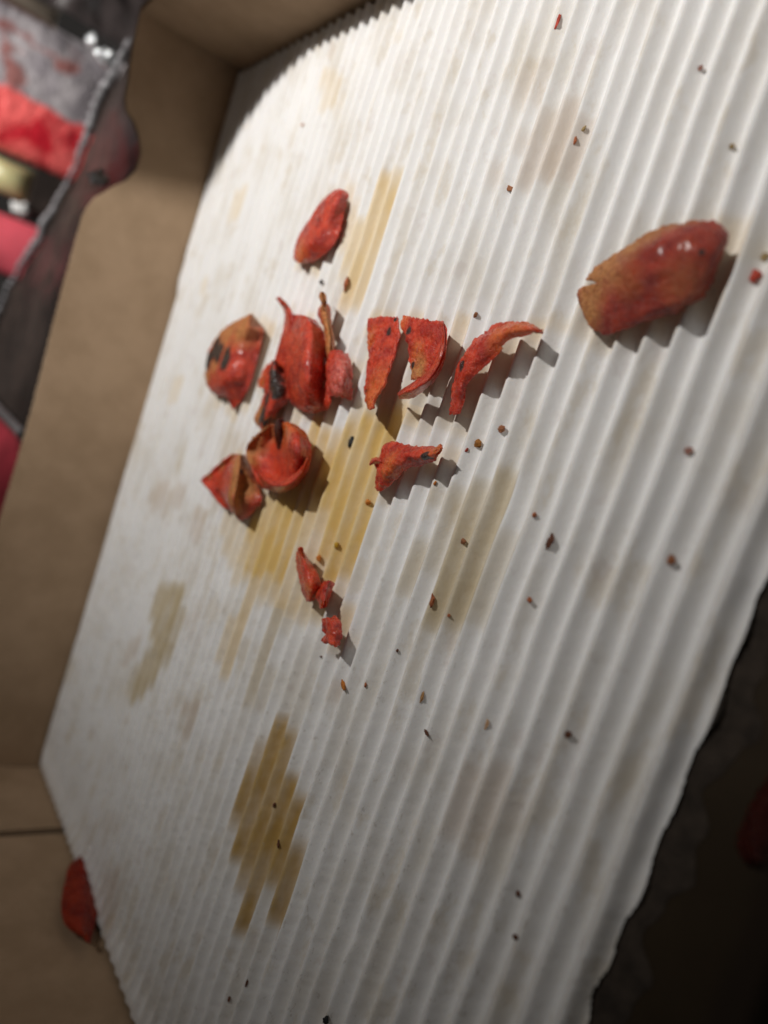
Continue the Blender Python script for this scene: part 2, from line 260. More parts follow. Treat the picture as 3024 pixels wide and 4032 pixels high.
  {'name': 'tomato_piece', 'label': 'shield shaped red tomato skin with its right side folded over, middle of three', 'rows': [[[-153.6, 29.7, 2.09], [-146.09, 28.87, 3.13], [-135.36, 28.3, 4.17]], [[-152.94, 27.46, 2.32], [-143.39, 26.42, 3.48], [-133.01, 26.07, 4.64]], [[-149.2, 24.46, 2.32], [-141.06, 23.76, 3.48], [-131.56, 23.23, 4.64]], [[-146.75, 21.73, 2.32], [-139.79, 21.35, 3.48], [-131.21, 20.87, 4.64]], [[-145.48, 19.32, 2.09], [-139.6, 19.25, 3.13], [-132.63, 18.75, 4.17]], [[-143.63, 17.0, 1.85], [-140.29, 17.05, 2.78], [-135.12, 16.47, 3.71]], [[-143.06, 15.35, 1.62], [-141.12, 15.26, 2.43], [-138.66, 15.12, 3.24]]], 'th': 1.3, 'tan': [[-139.25, 17.62, 3.09, 4.12], [-141.69, 16.77, 2.32, 3.09]], 'char': [[-147.97, 25.95, 3.09, 2.47], [-142.55, 18.38, 2.32, 2.06]], 'org': [[-141.9, 21.3, 3.09, 3.61], [-152.47, 28.66, 2.32, 4.12]], 'pale': [], 'nz': 1.1, 'part_of': None, 'mat': 'tomato'},
  {'name': 'folded_rim', 'label': None, 'rows': [[[-136.0, 28.22, 4.33], [-131.96, 27.71, 6.18], [-135.06, 27.24, 2.47]], [[-132.69, 25.74, 4.87], [-128.76, 24.48, 6.95], [-132.81, 24.03, 2.78]], [[-131.29, 22.46, 5.41], [-126.55, 20.77, 7.72], [-131.25, 20.03, 3.09]], [[-131.77, 19.23, 5.41], [-127.01, 17.64, 7.72], [-132.0, 16.19, 3.09]], [[-133.43, 16.53, 5.41], [-128.73, 14.86, 7.73], [-134.47, 13.72, 3.09]], [[-136.74, 14.26, 5.41], [-132.34, 12.58, 7.72], [-138.0, 11.28, 3.09]], [[-140.12, 12.64, 4.87], [-136.44, 11.5, 6.95], [-141.59, 10.56, 2.78]], [[-142.82, 11.34, 4.33], [-139.33, 10.53, 6.18], [-143.98, 10.39, 2.47]]], 'th': 1.0, 'tan': [], 'char': [[-132.79, 15.1, 3.86, 1.24]], 'org': [], 'pale': [], 'nz': 0.4, 'part_of': -1, 'mat': 'tomato'},
  {'name': 'tomato_piece', 'label': 'long thin crescent of tomato skin arching off the liner, third right of the cluster', 'rows': [[[-105.94, 28.49, 3.13], [-104.37, 27.71, 4.47], [-105.44, 27.49, 3.35]], [[-108.47, 29.19, 4.02], [-105.99, 27.74, 5.75], [-106.96, 27.19, 4.31]], [[-112.91, 29.24, 4.47], [-109.8, 27.07, 6.39], [-110.33, 26.22, 4.79]], [[-116.82, 28.61, 4.47], [-112.56, 26.44, 6.39], [-112.41, 25.2, 4.79]], [[-119.79, 26.78, 4.47], [-114.86, 24.61, 6.39], [-113.1, 23.34, 4.79]], [[-122.85, 24.77, 4.25], [-117.73, 22.3, 6.07], [-115.99, 20.6, 4.55]], [[-125.37, 21.25, 3.8], [-120.23, 19.79, 5.43], [-118.4, 18.77, 4.07]], [[-126.43, 18.3, 3.35], [-121.93, 17.04, 4.79], [-120.48, 17.26, 3.59]], [[-126.48, 15.54, 2.91], [-122.38, 14.88, 4.15], [-121.72, 15.27, 3.11]], [[-126.57, 12.83, 2.24], [-122.85, 12.78, 3.19], [-121.85, 13.15, 2.39]], [[-126.33, 9.6, 1.56], [-123.66, 9.74, 2.24], [-122.81, 10.36, 1.68]]], 'th': 1.1, 'tan': [], 'char': [[-123.68, 19.31, 5.11, 3.3], [-118.2, 20.12, 3.83, 1.44], [-110.53, 26.9, 5.75, 1.24], [-107.69, 27.64, 5.11, 1.24]], 'org': [[-112.82, 25.66, 5.11, 5.15], [-109.51, 26.59, 5.11, 5.15], [-108.29, 27.59, 4.47, 4.12]], 'pale': [], 'nz': 0.9, 'part_of': None, 'mat': 'tomato'},
  {'name': 'tomato_piece', 'label': 'jagged hook shaped red tomato piece with a grey speck, below the shield shaped one', 'rows': [[[-125.22, 3.23, 2.43], [-120.87, 2.61, 5.21], [-123.96, 1.83, 2.09]], [[-126.38, 2.25, 2.7], [-121.49, 1.05, 5.79], [-125.09, -0.18, 2.32]], [[-130.8, 1.48, 2.7], [-125.46, -0.24, 5.79], [-128.47, -2.05, 2.32]], [[-135.99, 0.86, 2.7], [-130.2, -1.3, 5.79], [-133.05, -3.68, 2.32]], [[-140.31, 0.63, 2.7], [-133.14, -2.7, 5.79], [-135.58, -6.61, 2.32]], [[-144.2, -0.59, 2.43], [-136.48, -4.63, 5.21], [-138.94, -9.6, 2.09]], [[-144.9, -3.51, 1.89], [-139.93, -6.78, 4.06], [-141.68, -10.89, 1.62]], [[-146.91, -5.49, 1.08], [-143.71, -7.77, 2.32], [-144.79, -10.7, 0.93]]], 'th': 1.3, 'tan': [], 'char': [[-124.34, -0.45, 5.41, 3.5], [-124.04, 0.13, 3.86, 1.65]], 'org': [[-122.22, 2.89, 4.64, 5.15], [-135.86, -4.82, 5.41, 5.15]], 'pale': [], 'nz': 1.2, 'part_of': None, 'mat': 'tomato'},
  {'name': 'small_horn', 'label': None, 'rows': [[[-147.88, -5.63, 2.32], [-145.9, -5.86, 3.48], [-147.29, -6.11, 2.32]], [[-146.94, -4.08, 2.32], [-144.58, -4.57, 3.48], [-145.72, -5.31, 2.32]], [[-144.05, -3.45, 2.32], [-141.96, -4.19, 3.48], [-143.27, -5.04, 2.32]]], 'th': 0.8, 'tan': [], 'char': [], 'org': [], 'pale': [], 'nz': 0.4, 'part_of': -1, 'mat': 'tomato'},
  {'name': 'tomato_piece', 'label': 'slim pointed red tomato sliver standing above the two tiny lumps', 'rows': [[[-166.35, -32.08, 2.78], [-159.42, -30.49, 6.49], [-164.3, -31.75, 2.78]], [[-166.57, -35.13, 2.32], [-158.96, -32.71, 5.41], [-160.35, -33.46, 2.32]], [[-163.02, -38.59, 2.32], [-154.76, -35.77, 5.41], [-154.38, -35.16, 2.32]], [[-159.56, -41.36, 2.09], [-152.4, -38.44, 4.87], [-152.28, -37.45, 2.09]], [[-157.6, -43.0, 1.39], [-152.95, -41.85, 3.24], [-154.08, -41.45, 1.39]]], 'th': 1.3, 'tan': [], 'char': [], 'org': [[-153.52, -39.07, 4.64, 3.09]], 'pale': [], 'nz': 0.6, 'part_of': None, 'mat': 'tomato'},
  {'name': 'tomato_piece', 'label': 'tiny knobbly red tomato lump touching the pointed sliver', 'rows': [[[-151.42, -35.93, 2.32], [-144.93, -33.99, 5.41], [-146.74, -34.88, 2.32]], [[-152.36, -37.89, 2.32], [-145.23, -35.67, 5.41], [-146.73, -36.26, 2.32]], [[-152.96, -39.91, 2.32], [-145.09, -37.56, 5.41], [-146.65, -37.41, 2.32]], [[-150.78, -41.32, 2.32], [-144.17, -39.07, 5.41], [-146.56, -39.25, 2.32]], [[-149.96, -42.11, 2.32], [-144.02, -40.48, 5.41], [-147.23, -41.05, 2.32]]], 'th': 1.3, 'tan': [], 'char': [], 'org': [], 'pale': [], 'nz': 1.0, 'part_of': None, 'mat': 'tomato'},
  {'name': 'tomato_piece', 'label': 'tiny square red tomato scrap, lowest of the small scraps', 'rows': [[[-146.32, -43.6, 3.09], [-141.41, -41.6, 4.64], [-142.04, -41.19, 2.32]], [[-145.64, -44.36, 3.09], [-139.83, -42.56, 4.64], [-140.11, -41.61, 2.32]], [[-144.68, -45.58, 3.09], [-138.67, -43.66, 4.64], [-138.62, -43.12, 2.32]], [[-142.98, -46.34, 3.09], [-137.65, -44.53, 4.64], [-137.61, -44.01, 2.32]], [[-143.35, -48.08, 3.09], [-137.69, -46.09, 4.64], [-137.13, -45.63, 2.32]], [[-140.08, -47.27, 3.09], [-135.76, -46.07, 4.64], [-137.18, -46.52, 2.32]]], 'th': 1.3, 'tan': [], 'char': [], 'org': [], 'pale': [], 'nz': 1.1, 'part_of': None, 'mat': 'tomato'},
  {'name': 'tomato_piece', 'label': 'big boat shaped reddish brown tomato piece, alone at the right', 'rows': [[[-100.02, 38.07, 2.78], [-97.38, 40.12, 3.71], [-93.68, 41.68, 4.64], [-89.69, 43.72, 5.1], [-85.56, 45.83, 5.1], [-81.94, 46.63, 4.64], [-78.53, 46.93, 4.17], [-76.41, 46.71, 3.24], [-74.94, 45.77, 2.32]], [[-96.73, 37.39, 3.71], [-93.78, 38.23, 5.1], [-89.78, 38.94, 6.49], [-85.92, 40.68, 7.18], [-82.28, 42.39, 7.18], [-78.81, 43.23, 6.72], [-76.52, 43.71, 5.79], [-75.02, 43.94, 4.17], [-74.41, 44.49, 2.32]], [[-96.35, 36.76, 3.71], [-93.04, 37.14, 5.1], [-88.6, 36.92, 6.26], [-84.45, 37.89, 6.95], [-80.64, 39.06, 6.95], [-77.54, 40.17, 6.49], [-75.57, 40.89, 5.56], [-74.56, 41.62, 4.17], [-74.7, 43.14, 1.85]], [[-100.83, 36.83, 2.32], [-94.47, 35.5, 4.17], [-88.91, 34.73, 5.33], [-84.3, 35.47, 5.79], [-80.26, 36.72, 5.79], [-77.21, 37.81, 5.56], [-75.75, 38.75, 4.64], [-74.83, 39.58, 3.48], [-75.11, 40.99, 1.39]], [[-101.06, 34.99, 1.85], [-95.07, 33.16, 3.24], [-89.43, 32.58, 4.17], [-84.3, 33.42, 4.64], [-80.18, 34.55, 4.64], [-77.13, 35.7, 4.4], [-75.99, 36.76, 3.71], [-75.65, 37.99, 2.55], [-75.53, 38.92, 1.16]], [[-98.76, 32.11, 1.39], [-94.64, 31.05, 2.32], [-89.73, 30.96, 3.24], [-84.63, 31.79, 3.94], [-80.81, 33.17, 3.94], [-77.73, 34.36, 3.71], [-76.43, 35.64, 3.01], [-76.04, 36.58, 2.09], [-76.05, 37.62, 0.93]], [[-96.35, 30.05, 0.93], [-92.72, 28.99, 1.16], [-89.49, 29.53, 2.09], [-85.68, 30.65, 2.55], [-83.16, 31.83, 2.55], [-80.28, 32.66, 2.32], [-78.14, 34.12, 1.85], [-77.06, 35.23, 1.39], [-76.56, 36.3, 0.7]]], 'th': 1.8, 'tan': [[-97.16, 40.75, 3.24, 5.77], [-94.1, 42.28, 3.71, 5.77], [-91.24, 43.31, 4.17, 4.94], [-88.63, 44.49, 4.17, 4.94], [-86.52, 45.84, 3.71, 4.94], [-84.06, 46.74, 3.24, 4.94], [-81.13, 47.38, 2.78, 4.12], [-96.8, 38.77, 3.71, 5.77], [-90.97, 38.4, 4.64, 4.12], [-97.61, 35.52, 2.78, 5.77], [-98.15, 33.86, 2.32, 4.94], [-94.22, 39.72, 4.64, 5.77], [-88.98, 42.41, 4.64, 4.94], [-95.67, 36.1, 3.71, 4.94], [-85.95, 44.19, 4.63, 4.12], [-96.81, 32.76, 2.32, 4.94]], 'char': [[-75.9, 41.19, 5.56, 1.44], [-77.42, 46.67, 2.78, 1.24]], 'org': [[-87.1, 36.6, 6.03, 4.12], [-77.34, 36.44, 5.56, 5.15], [-78.3, 41.74, 5.56, 2.06]], 'pale': [], 'nz': 0.5, 'part_of': None, 'mat': 'tomato_brown'},
  {'name': 'tomato_piece', 'label': 'dark red tomato slice standing between liner and box wall, bottom left', 'rows': [[[-256.75, -178.71, -1.07], [-253.21, -175.62, -1.11], [-256.38, -178.71, -4.33]], [[-251.84, -178.71, 3.53], [-247.74, -175.62, 0.13], [-249.84, -178.71, -5.28]], [[-243.57, -178.71, 6.56], [-239.37, -175.62, 2.3], [-242.01, -178.71, -4.58]], [[-234.23, -178.71, 9.63], [-229.14, -175.62, 4.61], [-233.08, -178.71, -2.81]], [[-226.75, -178.71, 10.99], [-220.41, -175.62, 7.08], [-226.3, -178.71, -0.62]], [[-220.78, -178.71, 10.53], [-214.76, -175.62, 7.87], [-217.91, -178.71, 2.82]], [[-215.79, -178.71, 6.82], [-210.47, -175.62, 7.43], [-211.97, -178.7, 5.2]]], 'th': 1.5, 'tan': [], 'char': [], 'org': [], 'pale': [], 'nz': 0.5, 'part_of': None, 'mat': 'tomato_deep'},
  {'name': 'tomato_piece', 'label': 'dark red tomato piece on the shaded box floor, lower right edge of the picture', 'rows': [[[-44.56, -24.44, -3.09], [-43.06, -23.62, -1.54], [-42.57, -23.34, -3.09]], [[-45.55, -29.0, -3.09], [-43.13, -27.19, -1.54], [-41.79, -26.44, -3.09]], [[-46.11, -33.39, -3.09], [-43.37, -31.26, -1.54], [-40.92, -29.81, -3.09]], [[-45.59, -36.76, -3.09], [-42.76, -34.82, -1.54], [-40.32, -33.33, -3.09]], [[-44.13, -38.2, -3.09], [-42.02, -36.83, -1.54], [-40.52, -35.59, -3.09]]], 'th': 1.3, 'tan': [], 'char': [], 'org': [], 'pale': [], 'nz': 0.6, 'part_of': None, 'mat': 'tomato'},
]
CRUMBS = [
  [-133.06, 93.72, 3.3600000000000003, 0.9450000000000001, 94.6, 'red', 'thin red sliver standing on end near the top edge of the picture'],
  [-116.44, 66.41, 1.6800000000000002, 0.8400000000000001, 101.7, 'rust', 'rust red speck on a pale stain, above the brown curl'],
  [-115.14, 68.38, 1.26, 0.8400000000000001, 41.9, 'olive', 'olive tan speck just above the rust red speck'],
  [-131.45, 58.37, 4.83, 1.1550000000000002, -22.4, 'brown', 'thin brown curved shaving on bare liner in the upper middle'],
  [-201.19, 37.81, 1.6800000000000002, 1.1550000000000002, 5.6, 'black', 'black speck just below the bright red oval flake'],
  [-186.46, 37.56, 3.57, 1.47, 94.2, 'rust', 'orange brown smear of crumb on the gold streak right of the black speck'],
  [-246.16, 89.99, 1.26, 1.05, 0.6, 'orange', 'single orange dot above the bright red oval flake'],
  [-129.23, 31.21, 1.26, 0.9450000000000001, 69.5, 'brown', 'small brown speck between the shield shaped piece and the crescent'],
  [-160.79, -2.41, 2.7300000000000004, 2.8350000000000004, 67.4, 'black', 'black angular flake on the golden stain under the cluster'],
  [-110.83, 9.24, 2.3100000000000005, 1.47, 9.5, 'brown', 'reddish brown triangular crumb, right of the hook shaped piece and higher of two'],
  [-115.95, 5.49, 2.7300000000000004, 1.6800000000000002, -6.5, 'orange_brown', 'amber flaky crumb, right of the hook shaped piece and lower of two'],
  [-118.53, 3.57, 0.9450000000000001, 0.42000000000000004, 71.9, 'red', 'minute red fleck left of the amber flaky crumb'],
  [-124.89, -4.92, 0.9450000000000001, 0.63, 71.5, 'orange', 'minute orange fleck below the hook shaped piece'],
  [-146.25, -14.36, 1.9949999999999999, 1.3650000000000002, 2.4, 'orange', 'orange crumb on the golden stain, highest of three orange bits'],
  [-153.14, -26.97, 1.5750000000000002, 1.47, 16.5, 'yellow', 'yellow crumb in the middle of the golden stain'],
  [-158.97, -32.09, 1.6800000000000002, 1.47, 44.9, 'orange', 'orange crumb beside the tip of the pointed sliver'],
  [-111.17, -13.73, 1.9949999999999999, 1.05, -11.7, 'brown', 'brown bean shaped crumb on the olive stain'],
  [-95.53, -4.22, 1.05, 0.9450000000000001, 14.7, 'rust', 'rust speck right of the olive stain, upper of two'],
  [-90.03, -7.6, 2.7300000000000004, 1.26, 81.9, 'dark', 'dark brown crumb wedged in a flute, right of the olive stain'],
  [-66.7, -3.77, 1.6800000000000002, 1.3650000000000002, -37.4, 'brown', 'brown crumb on the wide flutes near the right edge'],
  [-69.23, 39.45, 1.8900000000000001, 1.8900000000000001, 0.0, 'red', 'round red crumb at the right edge, beside the boat shaped piece'],
  [-68.9, 42.41, 1.26, 1.05, 33.9, 'olive', 'grey brown speck just above the round red crumb'],
  [-114.25, -27.2, 2.625, 0.9450000000000001, 102.2, 'rust', 'forked rust coloured crumb on the olive stain'],
  [-90.23, -18.5, 1.26, 0.8400000000000001, -40.9, 'rust', 'rust speck right of the olive stain, lower of two'],
  [-108.32, -28.22, 0.735, 0.63, 20.7, 'rust', 'minute rust speck near the foot of the olive stain'],
  [-133.64, -54.48, 2.7300000000000004, 1.26, -35.3, 'orange', 'orange wedge shaped crumb below the square scrap'],
  [-126.22, -50.95, 1.05, 0.525, 102.8, 'rust', 'minute rust speck right of the orange wedge'],
  [-108.32, -45.16, 2.52, 0.8400000000000001, 102.2, 'tan', 'flat tan shred pressed into a flute in the lower middle'],
  [-103.98, -50.71, 1.5750000000000002, 0.735, -26.4, 'dark', 'dark brown seed like crumb in the lower middle'],
  [-73.71, -35.38, 1.3650000000000002, 1.1550000000000002, 27.3, 'dark', 'dark red brown crumb in the lower right'],
  [-90.33, -41.92, 2.3100000000000005, 0.8400000000000001, 88.4, 'peach', 'pale peach shred lying in a lower right flute'],
  [-145.32, -90.76, 1.3650000000000002, 0.735, 72.3, 'dark', 'tiny dark bit in the upper part of the large brown lower stain'],
  [-138.91, -96.78, 1.8900000000000001, 0.735, 113.4, 'dark', 'dark sliver in the middle of the large brown lower stain'],
  [-134.2, -129.29, 2.3100000000000005, 0.63, 94.5, 'dark', 'thin dark sliver near the bottom edge, upper of a pair'],
  [-138.89, -137.33, 1.9949999999999999, 0.8400000000000001, 94.4, 'dark', 'dark sliver near the bottom edge, lower of a pair'],
  [-105.22, -113.89, 1.8900000000000001, 1.47, 68.3, 'black', 'black angular chip cut by the bottom edge of the picture'],
  [-70.08, 12.64, 1.3650000000000002, 1.1550000000000002, 10.8, 'pink', 'faint pink crumb on the right between two wide flutes'],
  [-80.95, 60.32, 1.05, 0.9450000000000001, -7.8, 'olive', 'small olive speck in the upper right'],
  [-145.4, -52.59, 0.735, 0.525, 23.0, 'dark', 'minute dark speck below left of the square scrap'],
  [-119.73, -40.31, 0.735, 0.525, 73.3, 'dark', 'minute dark speck below the olive stain'],
  [-70.44, -68.73, 1.05, 0.9450000000000001, 37.4, 'dark', 'blurred brown dot in the bottom right, lower of two'],
  [-72.65, -62.69, 0.9450000000000001, 0.8400000000000001, 35.4, 'dark', 'blurred dark dot in the bottom right, upper of two'],
  [-92.18, 75.05, 0.9450000000000001, 0.8400000000000001, -12.3, 'pink', 'pinkish grey dot high in the upper right'],
]
STAINS = [
  [[[-186.76, 68.61], [-180.02, 67.62], [-178.23, 60.39], [-178.29, 49.4], [-177.24, 39.53], [-178.73, 32.06], [-183.22, 26.19], [-191.64, 39.51], [-195.89, 55.31], [-186.61, 56.04]], 0.62, 0],
  [[[-161.45, 7.91], [-148.78, 7.4], [-143.89, 3.7], [-145.25, -4.35], [-146.08, -13.57], [-144.01, -24.38], [-142.9, -36.0], [-156.3, -35.28], [-164.47, -26.74], [-165.98, -14.74], [-167.04, -3.87]], 0.95, 0],
  [[[-181.34, 1.3], [-170.12, -0.7], [-168.66, -9.13], [-169.53, -21.85], [-171.52, -35.14], [-176.42, -44.55], [-194.22, -47.78], [-200.63, -34.08], [-193.37, -23.8], [-187.57, -10.3]], 0.8, 0],
  [[[-118.77, -3.89], [-110.1, -0.95], [-107.33, 1.72], [-102.53, 0.3], [-101.24, -12.55], [-101.43, -21.8], [-102.38, -28.21], [-109.2, -31.85], [-113.9, -34.71], [-115.63, -29.87], [-116.2, -18.08]], 0.62, 1],
  [[[-126.22, -15.95], [-122.59, -14.93], [-123.4, -3.94], [-119.21, -3.0], [-118.41, -13.75], [-118.05, -23.68], [-123.71, -28.7], [-127.63, -27.95]], 0.4, 1],
  [[[-222.34, -41.53], [-202.37, -24.53], [-188.4, -26.68], [-187.68, -45.63], [-200.49, -55.64]], 0.3, 0],
  [[[-158.13, -75.88], [-152.96, -73.65], [-147.03, -76.09], [-144.26, -83.01], [-135.19, -84.81], [-131.76, -93.07], [-128.94, -94.65], [-128.32, -109.14], [-132.91, -113.15], [-136.41, -107.98], [-141.25, -106.54], [-142.23, -110.89], [-140.16, -123.48], [-145.34, -128.1], [-149.69, -116.14], [-150.56, -112.93], [-156.16, -115.48], [-162.16, -101.05], [-162.29, -94.58], [-160.57, -84.55]], 0.9, 2],
  [[[-155.44, -91.91], [-151.29, -82.05], [-144.01, -85.28], [-139.09, -100.25], [-144.45, -103.81], [-153.17, -103.23]], 0.35, 2],
  [[[-255.37, -73.5], [-233.75, -64.38], [-229.45, -70.63], [-228.14, -86.27], [-233.8, -100.27], [-245.02, -114.07], [-252.73, -116.93], [-252.37, -103.49], [-244.43, -91.42], [-255.75, -83.78]], 0.75, 1],
  [[[-191.58, -45.51], [-180.25, -43.18], [-185.0, -58.44], [-186.58, -75.8], [-195.04, -78.14]], 0.5, 0],
  [[[-174.55, -45.22], [-164.35, -44.22], [-166.66, -59.12], [-165.55, -77.4], [-170.32, -79.1], [-175.13, -67.99]], 0.42, 1],
  [[[-203.15, -37.66], [-182.28, -18.49], [-162.09, -10.21], [-151.03, -28.82], [-150.85, -44.17], [-170.77, -52.99], [-189.68, -51.85]], 0.5, 0],
  [[[-293.76, 75.17], [-282.25, 73.71], [-278.77, 60.07], [-287.52, 58.81]], 0.35, 0],
  [[[-301.27, 39.33], [-291.36, 39.34], [-288.87, 31.83], [-296.96, 32.02]], 0.35, 0],
  [[[-295.57, 0.33], [-290.77, -0.25], [-290.98, -12.09], [-296.52, -12.13]], 0.45, 0],
  [[[-244.39, 108.24], [-230.07, 105.15], [-225.42, 92.58], [-238.41, 92.51]], 0.32, 0],
  [[[-201.83, 110.63], [-198.28, 110.34], [-196.93, 105.33], [-200.87, 105.91]], 0.35, 0],
  [[[-226.87, 98.8], [-221.54, 99.14], [-218.79, 87.53], [-221.25, 82.31]], 0.18, 0],
  [[[-133.57, 66.68], [-130.84, 78.92], [-113.18, 72.44], [-111.94, 67.4], [-115.12, 62.03], [-120.36, 58.46], [-127.28, 59.13]], 0.42, 3],
  [[[-140.28, 82.75], [-138.26, 89.28], [-133.17, 87.12], [-132.37, 76.3], [-137.02, 74.14]], 0.22, 3],
  [[[-142.14, 62.63], [-138.74, 68.36], [-134.51, 57.82], [-137.17, 55.51]], 0.2, 3],
  [[[-119.89, 60.27], [-113.05, 61.33], [-111.06, 51.33], [-115.0, 50.67]], 0.12, 1],
  [[[-113.55, 48.77], [-109.46, 50.35], [-107.51, 43.19], [-110.51, 40.54]], 0.1, 1],
  [[[-151.09, 11.6], [-139.8, 9.8], [-143.11, 0.52], [-153.67, -2.0], [-157.6, 4.93]], 0.6, 0],
  [[[-144.04, 9.2], [-126.57, 10.17], [-122.79, 7.25], [-127.88, 4.85], [-141.32, 4.13]], 0.3, 1],
  [[[-135.56, 31.35], [-130.9, 30.53], [-133.86, 24.72], [-138.06, 26.52]], 0.35, 0],
  [[[-141.63, 14.98], [-134.07, 13.77], [-135.27, 6.21], [-141.24, 7.42]], 0.4, 1],
  [[[-127.5, 13.59], [-122.96, 12.2], [-121.84, 8.4], [-124.93, 6.89]], 0.3, 1],
  [[[-280.54, -39.25], [-254.1, -37.03], [-256.22, -46.09], [-282.43, -52.96], [-288.32, -48.49]], 0.38, 3],
  [[[-244.53, -40.21], [-231.58, -35.83], [-230.39, -46.93], [-238.91, -52.65]], 0.22, 3],
  [[[-241.63, -27.25], [-223.3, -24.85], [-222.01, -36.82], [-224.65, -43.72]], 0.18, 1],
  [[[-277.46, -24.11], [-265.57, -20.19], [-262.37, -29.97], [-268.38, -34.75]], 0.15, 1],
  [[[-239.35, -13.92], [-229.54, -6.05], [-219.75, -19.55], [-228.95, -27.65]], 0.18, 1],
  [[[-94.52, -53.79], [-83.67, -45.95], [-78.71, -51.63], [-79.81, -59.14], [-81.25, -66.18], [-89.7, -67.44], [-93.94, -61.82]], 0.36, 3],
  [[[-82.56, -60.94], [-78.07, -55.46], [-77.92, -65.59], [-81.25, -66.18]], 0.14, 1],
  [[[-96.13, -57.51], [-92.91, -55.64], [-90.42, -63.32], [-93.57, -65.32]], 0.12, 3],
  [[[-144.11, -40.47], [-138.05, -39.34], [-138.83, -47.57], [-143.61, -48.62], [-143.31, -43.63]], 0.6, 0],
  [[[-165.41, -44.6], [-152.04, -42.23], [-153.47, -47.58], [-162.12, -49.68]], 0.42, 0],
  [[[-209.39, -93.68], [-196.34, -88.94], [-196.05, -103.85], [-201.61, -105.02]], 0.3, 3],
  [[[-232.34, -167.41], [-215.08, -156.95], [-213.26, -167.46], [-212.93, -177.08], [-220.83, -178.03], [-226.32, -171.82]], 0.4, 3],
  [[[-142.76, -57.35], [-134.96, -55.16], [-134.96, -60.81], [-138.82, -62.69]], 0.28, 3],
  [[[-269.52, -98.15], [-259.37, -93.16], [-254.75, -101.01], [-264.91, -109.04]], 0.28, 3],
  [[[-116.01, -43.69], [-114.62, -42.56], [-113.54, -46.12], [-115.18, -47.09]], 0.5, 0],
  [[[-226.73, -72.82], [-216.58, -64.36], [-210.35, -77.27], [-217.84, -83.51]], 0.15, 3],
  [[[-92.82, -8.26], [-87.23, -5.79], [-85.87, -16.26], [-89.74, -17.64]], 0.05, 1],
  [[[-191.54, -21.99], [-187.68, -45.63], [-201.09, -50.04], [-204.62, -30.83]], 0.45, 0],
  [[[-65.2, 16.92], [-63.86, 19.23], [-61.88, 11.96], [-63.81, 12.26]], 0.08, 1],
  [[[-74.04, -22.24], [-71.4, -19.57], [-69.45, -26.43], [-71.79, -27.53]], 0.12, 1],
  [[[-66.59, -66.38], [-62.69, -61.83], [-62.28, -69.32], [-65.95, -72.31]], 0.16, 1],
  [[[-70.68, -73.66], [-66.54, -68.75], [-65.15, -74.07], [-69.79, -77.93]], 0.14, 3],
  [[[-265.92, 32.68], [-246.91, 39.42], [-243.38, 23.73], [-254.04, 16.65]], 0.06, 1],
  [[[-209.06, 71.08], [-202.93, 71.73], [-201.78, 60.99], [-207.32, 61.41]], 0.18, 0],
  [[[-179.36, 90.63], [-174.25, 88.43], [-172.0, 82.19], [-177.03, 84.25]], 0.14, 3],
  [[[-91.23, 54.07], [-80.73, 53.9], [-78.99, 49.34], [-88.35, 49.14]], 0.16, 1],
  [[[-245.79, -155.0], [-232.95, -143.69], [-226.97, -155.25], [-239.72, -163.58]], 0.14, 3],
  [[[-143.38, -109.23], [-139.73, -103.08], [-138.21, -112.87], [-141.74, -115.44]], 0.2, 1],
  [[[-222.64, 40.99], [-223.66, 42.94], [-223.63, 46.98], [-221.51, 52.19], [-216.74, 58.19], [-212.31, 63.48], [-207.61, 66.84], [-199.06, 65.47], [-199.24, 65.8], [-199.24, 65.8], [-196.71, 63.75], [-195.98, 58.42], [-195.14, 51.84], [-197.52, 45.35], [-207.03, 41.13], [-215.29, 40.39], [-215.29, 40.39], [-215.49, 39.54], [-222.64, 40.99]], 0.3, 0],
  [[[-238.34, 27.64], [-252.05, 23.29], [-262.8, 16.49], [-266.3, 8.84], [-263.15, 1.46], [-257.8, -4.19], [-250.02, -6.69], [-235.31, -5.71], [-232.89, -10.04], [-232.89, -10.04], [-223.42, -1.86], [-221.34, 4.74], [-222.17, 12.57], [-223.34, 20.88], [-224.92, 23.99], [-236.54, 28.74], [-236.54, 28.74], [-223.99, 27.63], [-238.34, 27.64]], 0.3, 0],
  [[[-208.97, 29.61], [-207.34, 24.29], [-204.16, 17.09], [-200.9, 10.21], [-197.62, 4.6], [-194.39, 0.1], [-190.41, -2.38], [-179.41, -2.3], [-176.72, -1.59], [-176.72, -1.59], [-172.51, 1.12], [-173.12, 4.82], [-174.7, 11.45], [-177.99, 17.77], [-184.02, 24.62], [-193.27, 28.36], [-193.27, 28.36], [-187.91, 27.71], [-208.97, 29.61]], 0.3, 0],
  [[[-213.07, 14.38], [-214.02, 7.93], [-211.62, 3.48], [-212.03, -1.65], [-214.71, -7.4], [-212.07, -10.36], [-202.13, -10.46], [-203.78, -9.22], [-203.78, -9.22], [-199.56, -3.04], [-192.67, 2.84], [-194.94, 6.26], [-200.63, 10.14], [-208.24, 13.96], [-208.24, 13.96], [-201.34, 14.18], [-213.07, 14.38]], 0.3, 0],
  [[[-217.27, 11.64], [-219.5, 9.24], [-220.5, 5.02], [-220.82, 3.03], [-211.92, 2.55], [-212.03, 2.4], [-212.03, 2.4], [-213.0, 5.39], [-212.28, 8.32], [-213.6, 11.04], [-213.6, 11.04], [-211.42, 11.58], [-217.27, 11.64]], 0.3, 0],
  [[[-185.07, 18.98], [-180.8, 14.03], [-177.93, 9.37], [-176.87, 6.28], [-176.87, 4.92], [-165.8, 5.23], [-162.9, 5.27], [-162.9, 5.27], [-163.01, 7.67], [-163.9, 11.15], [-167.31, 15.95], [-173.12, 19.72], [-173.12, 19.72], [-173.15, 19.17], [-185.07, 18.98]], 0.3, 0],
